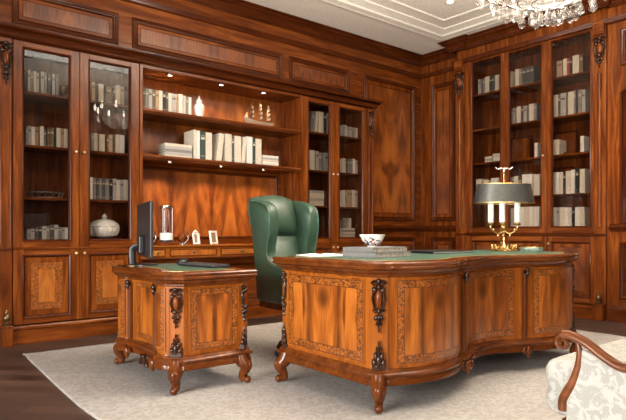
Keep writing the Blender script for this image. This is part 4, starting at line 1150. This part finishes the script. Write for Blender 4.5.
# model sailing ship
t = thing('model_ship', 'pale three-masted model sailing ship on the open top shelf', 'model ship', (xb(259.5, 5.36), 5.36, 2.1055), math.radians(3)); t.scale = (1.1, 1.1, 1.25)
M['bone'] = plain('bone', (.36, .28, .21), .5); M['sail'] = plain('sailcloth', (.42, .33, .24), .7)
mb = MB(); mb.box(-.15, .19, -.035, .035, 0, .012); mb.box(-.10, -.09, -.02, .02, .012, .03); mb.box(.10, .11, -.02, .02, .012, .03); mb.build('base', M['wX'], t, (0, 0, 0), bevel=.003)
mb = MB(); hr = []
for x, wv, zt, zb in ((-.19, .012, .085, .045), (-.15, .026, .072, .028), (-.05, .034, .060, .022), (.06, .032, .060, .022), (.14, .020, .066, .030), (.19, .003, .076, .050)):
    hr.append([(x, -wv, zt), (x, -wv * .8, (zt + zb) / 2), (x, 0, zb), (x, wv * .8, (zt + zb) / 2), (x, wv, zt)])
mb.loops(hr, True, True, True); mb.build('hull', M['bone'], t, (0, 0, 0), smooth=40)
for mx, mh in ((-.105, .19), (0, .24), (.105, .21)):
    mb = MB(); mb.lathe([(.005, .05), (.003, mh + .03)], (mx, 0, 0), 6); ms = mb.build('mast', M['bronze'], t, (0, 0, 0))
    for q, (z, ws) in enumerate(((.085, .040), (.125, .034), (.165, .026), (.195, .018))):
        if z > mh - .015: continue
        mb = MB(); mb.sweep([(mx, -ws, z + .026), (mx, ws, z + .026)], .0025, 5); mb.sweep([(mx + .004, -ws * .9, z - .004), (mx + .004, ws * .9, z - .004)], .002, 5)
        mb.build('yard', M['bronze'], ms, (0, 0, 0))
        mb = MB(); rows = [[(mx + .004 + .012 * math.sin(PI * f), y * ws * .95, z + .026 - .028 * f) for y in (-1, -.5, 0, .5, 1)] for f in (0, .33, .66, 1)]
        mb.loops(rows, False); sl = mb.build('sail', M['sail'], ms, (0, 0, 0), smooth=True); so = sl.modifiers.new('s', 'SOLIDIFY'); so.thickness = .001
mb = MB()
mb.sweep([(.17, 0, .07), (.235, 0, .10)], .003, 5)
for a_, b_ in (((.23, 0, .10), (.105, 0, .23)), ((.105, 0, .235), (0, 0, .265)), ((0, 0, .262), (-.105, 0, .215)), ((-.105, 0, .21), (-.19, 0, .085))): mb.sweep([a_, b_], .0012, 4)
for mx in (-.105, 0, .105):
    for s in (-1, 1): mb.sweep([(mx - .02, s * .03, .06), (mx, 0, .20)], .0012, 4)
mb.build('rigging', M['bronze'], t, (0, 0, 0))
mb = MB(); mb.loops([[(-.20, 0, .07), (-.14, 0, .075), (-.155, 0, .135)], [(-.20, .003, .07), (-.14, .003, .075), (-.155, .003, .135)]], True, True, True); mb.build('spanker_sail', M['sail'], t, (0, 0, 0))

# ---- on the console
Zc = .8005
t = thing('glass_cylinder', 'clear glass cylinder with metal cap and white drum on console', 'ornament', (xb(166.6, 5.22), 5.22, Zc))
mb = MB(); mb.box(-.095, .095, -.075, .075, 0, .035); mb.build('plinth', M['flame_bulb'] if False else M['wX'], t, (0, 0, 0), bevel=.004)
mb = MB(); mb.lathe([(.064, .035), (.066, .042), (.064, .052)], (0, 0, 0), 24); mb.build('band', M['black'], t, (0, 0, 0), smooth=40)
mb = MB(); mb.lathe([(.064, .052), (.064, .120), (.058, .122)], (0, 0, 0), 24); mb.build('drum', M['porcelain'], t, (0, 0, 0), smooth=40)
mb = MB(); mb.lathe([(.062, .122), (.062, .365), (.058, .365), (.058, .122)], (0, 0, 0), 24, cap=False); mb.build('glass_tube', M['glass'], t, (0, 0, 0), smooth=40)
for q in range(4):
    mb = MB(); mb.lathe([(.003, .12), (.003, .365)], (.064 * math.cos(q * PI / 2 + .6), .064 * math.sin(q * PI / 2 + .6), 0), 8); mb.build('rod', M['silver'], t, (0, 0, 0))
mb = MB(); mb.lathe([(.066, .362), (.068, .368), (.068, .380), (.060, .388)], (0, 0, 0), 24); mb.build('cap', M['silver'], t, (0, 0, 0), smooth=40)
for i, (u, lab) in enumerate(((183.5, 'wooden ball in a silver crescent stand, right of the glass cylinder'), (150.5, 'wooden ball in a silver crescent stand, half hidden by the monitor'))):
    t = thing('crescent_globe', lab, 'ornament', (xb(u, 5.24), 5.24, Zc), 0, None)
    mb = MB(); mb.lathe([(.045, 0), (.045, .006), (.012, .010), (.010, .022)], (-.01, 0, 0), 18); mb.build('foot', M['silver'], t, (0, 0, 0), smooth=40)
    mb = MB(); mb.sweep([(-.015 + .070 * math.cos(a), 0, .082 + .070 * math.sin(a)) for a in [-PI * .62 + PI * 1.0 * q / 20 for q in range(21)]], [.003 + .006 * math.sin(PI * q / 20) for q in range(21)], 8); mb.build('crescent', M['silver'], t, (0, 0, 0), smooth=60)
    mb = MB(); mb.ell((-.018, 0, .076), (.044, .044, .044), 18, 12); mb.build('ball', M['bronze'] if i == 9 else M['wX'], t, (0, 0, 0), smooth=60)
PICT = plain('sepia_picture', (.30, .20, .12), .4)
def frame_obj(label, u, w2, h, ornate, rz):
    t = thing('photo_frame', label, 'photo frame', (xb(u, 5.24), 5.24, Zc + .002), rz)
    tilt = .16
    F = lambda a, b, d: (a, -d * math.cos(tilt) + b * math.sin(tilt), b * math.cos(tilt) + d * math.sin(tilt) + .001)
    mb = MB(); rect_loft(mb, F, -w2, w2, 0, h, [(0, -.008), (0, .006), (.006, .010), (.016, .006), (.020, .0), (.020, -.004)])
    fr = mb.build('frame', M['porcelain'] if ornate else M['white'], t, (0, 0, 0), smooth=40)
    mb = MB(); mb.loops([[F(-w2 + .018, .018, -.002), F(w2 - .018, .018, -.002), F(w2 - .018, h - .018, -.002), F(-w2 + .018, h - .018, -.002)], [F(-w2 + .018, .018, -.006), F(w2 - .018, .018, -.006), F(w2 - .018, h - .018, -.006), F(-w2 + .018, h - .018, -.006)]], True, True, True)
    mb.build('picture', PICT, t, (0, 0, 0))
    mb = MB(); mb.sweep([F(0, h * .7, -.008), (0, .075, .004)], .004, 5); mb.build('easel_strut', M['black'], t, (0, 0, 0))
    if ornate:
        mb = MB()
        for q in range(-2, 3): p = F(q * .012, h + .008 + .012 * (2 - abs(q)) * .6, .004); mb.ell(p, (.010, .008, .012), 8, 6)
        for s in (-1, 1):
            for q in range(5): p = F(s * (w2 + .002), h * (q + .5) / 5, .004); mb.ell(p, (.007, .007, .014), 8, 6)
        mb.build('ornament', M['porcelain'], fr, (0, 0, 0), smooth=60)
frame_obj('small white ornate picture frame on the console', 196.8, .042, .115, True, .35)
frame_obj('plain white photo frame with sepia picture, nearest the chair on console', 214.6, .062, .140, False, .45)

# ================================================================ ON THE SIDE DESK
ZS = .7045
t = thing('monitor', 'black computer monitor on a curved stand, seen nearly edge-on', 'monitor', (1.540, 3.74, ZS), math.atan2(-.59, -.155))
# local: x along the screen towards the camera; +y is the screen side or the back
mb = MB(); mb.lathe([(.125, 0), (.125, .006), (.115, .010)], (0, .035, 0), 28, sy=.75); mb.build('stand_base', M['black'], t, (0, 0, 0), smooth=40)
mb = MB(); mb.sweep(smoothpath([(-.04, -.030, .006), (-.04, -.034, .06), (-.04, -.034, .100), (-.03, -.020, .120), (-.01, .005, .130)], 5), [(.024, .011)] * 21, 10); mb.build('stand_neck', M['black'], t, (0, 0, 0), smooth=60)
mb = MB(); mb.box(-.06, .06, -.005, .030, .08, .20); mb.build('hinge_block', M['black'], t, (0, 0, 0), bevel=.008)
mb = MB(); mb.box(-.30, .30, .030, .052, .055, .425); hs = mb.build('display', M['black'], t, (0, 0, 0), bevel=.006)
mb = MB(); mb.box(-.29, .29, .0515, .0530, .070, .415); mb.build('screen', M['screen'], hs, (0, 0, 0))
t = thing('keyboard', 'black computer keyboard on the side desk', 'keyboard', (1.815, 3.33, ZS), -PI / 2 + .06)
mb = MB(); mb.loops([[(-.21, -.07, 0), (.21, -.07, 0), (.21, .07, 0), (-.21, .07, 0)], [(-.21, -.07, .010), (.21, -.07, .010), (.21, .07, .014), (-.21, .07, .014)]], True, True, True); mb.build('case', M['black'], t, (0, 0, 0), bevel=.003)
KEY = plain('grey_keys', (.05, .05, .055), .4)
for rr in range(5):
    n = 14
    for q in range(n):
        if rr == 4 and 3 < q < 10 and q != 4: continue
        x0 = -.200 + q * .0286; x1 = x0 + (.0245 if not (rr == 4 and q == 4) else .165)
        y1 = .060 - rr * .0255; zz = .0120 + .004 * (y1 + .07) / .14
        mb = MB(); mb.box(x0, x1, y1 - .022, y1, zz - .004, zz + .004); mb.build('key', KEY, t, (0, 0, 0))
t = thing('computer_mouse', 'black computer mouse beside the keyboard on side desk', 'mouse', (1.835, 3.66, ZS), -PI / 2 + .3)
mb = MB(); mb.loops([[(.032 * math.cos(a) * s, .055 * math.sin(a) * s, z) for a in [2 * PI * q / 20 for q in range(20)]] for s, z in ((.9, 0), (1, .006), (.97, .016), (.80, .028), (.45, .036), (.1, .038))], True, True, True); mb.build('shell', M['black'], t, (0, 0, 0), smooth=60)
mb = MB(); mb.ell((0, .030, .032), (.004, .010, .007), 10, 6); mb.build('wheel', KEY, t, (0, 0, 0), smooth=60)

# ================================================================ ON THE LARGE DESK
ZD = .7822
GC = plain('grey_book_cloth', (.16, .155, .15), .55); GE = fabric('mottled_page_edges', (.28, .22, .17), (.50, .44, .38), 60, .42, .56)
zz = ZD
for i, (w2, d2, th, dx, dy, rz, lab) in enumerate(((.175, .125, .031, 0, 0, .10, 'lower of two large grey books lying on the large desk'), (.160, .118, .027, -.012, .004, .06, 'upper of two large grey books, directly under the bowl'))):
    t = thing('book', lab, 'book', (2.458 + dx, 2.375 + dy, zz), rz, 'large grey books on the desk')
    mb = MB(); mb.box(-w2, w2, -d2, d2, 0, .004); mb.box(-w2, w2, -d2, d2, th - .004, th); mb.box(-w2, -w2 + .005, -d2, d2, .004, th - .004); mb.build('cover', GC, t, (0, 0, 0), bevel=.0015)
    mb = MB(); mb.box(-w2 + .005, w2 - .005, -d2 + .005, d2 - .005, .004, th - .004); mb.build('page_block', GE, t, (0, 0, 0))
    zz += th + .0006
def bowlmat():
    m, nt, p, out = newmat('painted_porcelain')
    vec, wv = coords(nt); sep = nt.nodes.new('ShaderNodeSeparateXYZ'); nt.links.new(vec, sep.inputs[0])
    n = nt.nodes.new('ShaderNodeTexNoise'); n.inputs['Scale'].default_value = 34; n.inputs['Detail'].default_value = 3; n.inputs['Distortion'].default_value = 1.5; nt.links.new(vec, n.inputs[0])
    hgt = math_(nt, 'SUBTRACT', .72, math_(nt, 'MULTIPLY', sep.outputs[2], 4.2))
    f = math_(nt, 'GREATER_THAN', math_(nt, 'MULTIPLY', n.outputs[0], hgt), .275)
    n2 = nt.nodes.new('ShaderNodeTexNoise'); n2.inputs['Scale'].default_value = 22; nt.links.new(vec, n2.inputs[0])
    dk = mixc(nt, math_(nt, 'GREATER_THAN', n2.outputs[0], .53), (.05, .05, .07), (.35, .10, .08))
    nt.links.new(mixc(nt, f, (.82, .79, .76), dk), p.inputs['Base Color']); p.inputs['Roughness'].default_value = .15; p.inputs['Coat Weight'].default_value = .4
    return m
t = thing('porcelain_bowl', 'white porcelain bowl with dark painted flowers on the grey books', 'bowl', (2.425, 2.385, zz))
mb = MB(); mb.lathe([(.030, .006), (.040, .010), (.062, .040), (.078, .074), (.075, .074), (.058, .040), (.036, .014), (.001, .012)], (0, 0, 0), 28, cap=False); mb.build('bowl', bowlmat(), t, (0, 0, 0), smooth=60)
mb = MB(); mb.lathe([(.030, 0), (.032, .002), (.030, .008)], (0, 0, 0), 28); mb.build('foot_ring', M['porcelain'], t, (0, 0, 0), smooth=60)
t = thing('magazine', 'open white magazine lying near the left end of the large desk', 'magazine', (2.335, 2.69, ZD), -.25)
for s in (-1, 1):
    mb = MB(); rows = [[(s * .165 * f, y, .003 + .010 * math.sin(PI * min(1, f * 1.15)) * (1 - f) + .001) for y in (-.115, .115)] for f in [q / 10 for q in range(11)]]
    bot = [[(p[0], p[1], .0003) for p in rw] for rw in rows]
    mb.loops([rw + b_[::-1] for rw, b_ in zip(rows, bot)], True, True, True); mb.build('page_half', M['paper'], t, (0, 0, 0), smooth=40)
t = thing('pen_tray', 'small dark pen tray on the desk, between magazine and grey books', 'tray', (2.56, 2.74, ZD), .1)
mb = MB(); rect_loft(mb, lambda a, b, d: (a, b, d), -.12, .12, -.045, .045, [(0, .0003), (0, .016), (.006, .018), (.010, .006), (.02, .004)]); mb.box(-.118, .118, -.043, .043, .0003, .005); mb.build('tray', M['bronze'], t, (0, 0, 0), bevel=.001)
for i, yv in enumerate((-.016, .016)):
    t = thing('pen', ('nearer' if i == 0 else 'farther') + ' of the two gilt pens in the pen tray', 'pen', (2.56, 2.74 + yv, ZD + .0125), .1 + .06 * i)
    mb = MB(); mb.M = Matrix.Rotation(PI / 2, 4, 'Y'); mb.lathe([(.003, -.065), (.0055, -.05), (.006, .05), (.004, .065)], (0, 0, 0), 12); mb.build('barrel', M['brass'], t, (0, 0, 0), smooth=50)
    mb = MB(); mb.M = Matrix.Rotation(PI / 2, 4, 'Y'); mb.lathe([(.003, -.085), (.0008, -.065)][::1], (0, 0, 0), 8); mb.build('nib', M['silver'], t, (0, 0, 0), smooth=50)
t = thing('folder', 'black leather folder lying flat in the middle of the large desk', 'folder', (3.26, 2.56, ZD), -.06)
mb = MB(); mb.box(-.21, .21, -.15, .15, .0003, .005); mb.box(-.21, .21, -.15, .15, .012, .017); mb.box(-.21, -.205, -.15, .15, .005, .012); mb.build('cover', M['black'], t, (0, 0, 0), bevel=.002)
mb = MB(); mb.box(-.203, .2, -.145, .145, .005, .012); mb.build('sheets', M['pages'], t, (0, 0, 0))
t = thing('glass_dish', 'pale green glass dish near the right end of the large desk', 'dish', (3.90, 2.20, ZD))
mb = MB(); mb.lathe([(.055, 0), (.075, .006), (.086, .026), (.088, .034), (.082, .034), (.072, .014), (.001, .012)], (0, 0, 0), 24, cap=False); mb.build('dish', M['glass_green'], t, (0, 0, 0), smooth=50)
for q in range(5):
    an = q * 1.26; mb = MB(); mb.ell((.035 * math.cos(an), .035 * math.sin(an), .026), (.018, .018, .012), 10, 6); mb.build('pebble', M['porcelain'], t, (0, 0, 0), smooth=60)
mb = MB(); mb.lathe([(.0875, .033), (.090, .036), (.0875, .038)], (0, 0, 0), 24, cap=False); mb.build('rim', M['brass'], t, (0, 0, 0), smooth=50)

# bouillotte lamp
t = thing('table_lamp', 'gilt bouillotte lamp with oval grey metal shade on the large desk', 'lamp', (3.93, 2.445, ZD), math.radians(-39.5))
mb = MB(); mb.lathe([(.095, 0), (.098, .008), (.085, .018), (.050, .022), (.030, .030), (.022, .045), (.014, .060)], (0, 0, 0), 28); base = mb.build('base', M['brass'], t, (0, 0, 0), smooth=50)
mb = MB()
for q in range(12):
    an = 2 * PI * q / 12
    mb.M = frame_at((.088 * math.cos(an), .088 * math.sin(an)), (math.cos(an), math.sin(an)))
    volute(mb, 0, .022, .016, 1, .004); leaf(mb, 0, .040, .007, .014, .0)
mb.M = None; mb.build('leaf_border', M['brass'], base, (0, 0, 0), smooth=60)
mb = MB(); mb.lathe([(.014, .055), (.010, .08), (.016, .10), (.008, .115), (.008, .16), (.014, .175), (.018, .19), (.008, .205), (.005, .22), (.005, .60)], (0, 0, 0), 14); mb.build('stem', M['brass'], t, (0, 0, 0), smooth=50)
for q, (dx, dy) in enumerate(((-.105, -.01), (-.038, -.075), (.092, -.03))):
    L = math.hypot(dx, dy); ux, uy = dx / L, dy / L
    mb = MB(); mb.sweep([(ux * p, uy * p, z) for p, z in smoothpath([(.006, .155), (L * .35, .135), (L * .7, .145), (L, .175), (L, .205)], 5)], .006, 8)
    mb.lathe([(.006, .195), (.024, .203), (.028, .210), (.016, .216), (.015, .226)], (dx, dy, 0), 14)
    volute(mb, 0, 0, .001) if False else None
    mb.ell((dx * .45, dy * .45, .120), (.012, .012, .012), 8, 6); mb.ell((dx * .8, dy * .8, .165), (.010, .010, .014), 8, 6)
    ar = mb.build('candle_arm', M['brass'], t, (0, 0, 0), smooth=60)
    mb = MB(); mb.lathe([(.0215, .222), (.0220, .35), (.0220, .385)], (dx, dy, 0), 16); mb.build('candle_sleeve', M['candle'], ar, (0, 0, 0), smooth=50)
mb = MB()
sh = [(.203, .514), (.206, .510), (.232, .375), (.236, .370)]
mb.lathe([(r, z) for r, z in sh] + [(.232, .370), (.228, .376), (.201, .508), (.203, .514)], (0, 0, 0), 48, sy=.62, cap=False)
mb.build('lamp_shade', M['shade'], t, (0, 0, 0), smooth=50)
mb = MB()
for r, z in ((.204, .514), (.235, .370)): mb.sweep([(r * math.cos(2 * PI * q / 48), r * .62 * math.sin(2 * PI * q / 48), z) for q in range(48)], .003, 6, closed=True)
for an in (0, PI / 2, PI, 1.5 * PI): mb.sweep([(0, 0, .512), (.203 * math.cos(an), .203 * .62 * math.sin(an), .512)], .0025, 5)
mb.build('shade_ring', M['brass'], t, (0, 0, 0), smooth=50)
mb = MB()
for s in (-1, 1): mb.sweep(smoothpath([(0, 0, .625), (s * .022, 0, .640), (s * .045, 0, .632), (s * .060, 0, .642), (s * .068, 0, .650)], 4), [.006] * 13 + [.005] * 4, 8)
mb.ell((0, 0, .622), (.010, .010, .024), 10, 8)
tag(mb.build('bow_finial', M['silver'], t, (0, 0, 0), smooth=60), 'pale metal bow on top')

# vase in the arched recess
t = thing('vase', 'white porcelain vase with red flowers in the arched recess', 'vase', (6.36, 2.37, .956))
vm = bowlmat(); mb = MB(); mb.lathe([(.065, 0), (.07, .01), (.09, .06), (.12, .16), (.125, .24), (.10, .31), (.065, .35), (.06, .38), (.075, .41)], (0, 0, 0), 28); mb.build('body', vm, t, (0, 0, 0), smooth=60)
mb = MB(); mb.lathe([(.075, .408), (.080, .414), (.075, .420)], (0, 0, 0), 28, cap=False); mb.build('rim', M['brass'], t, (0, 0, 0), smooth=60)
# recessed ceiling downlight
x, y = 5.06, 3.80; t = thing('downlight', 'small round recessed downlight in the coffered ceiling', 'downlight', (x, y, ZC + .030))
mb = MB(); mb.lathe([(.045, .0), (.045, -.006), (.036, -.008), (.034, .0)], (0, 0, 0), 20, cap=False); mb.build('rim', M['white'], t, (0, 0, 0), smooth=40)
mb = MB(); mb.lathe([(.034, -.002), (.034, -.004)], (0, 0, 0), 20); mb.build('lens', M['lamp_on'], t, (0, 0, 0))
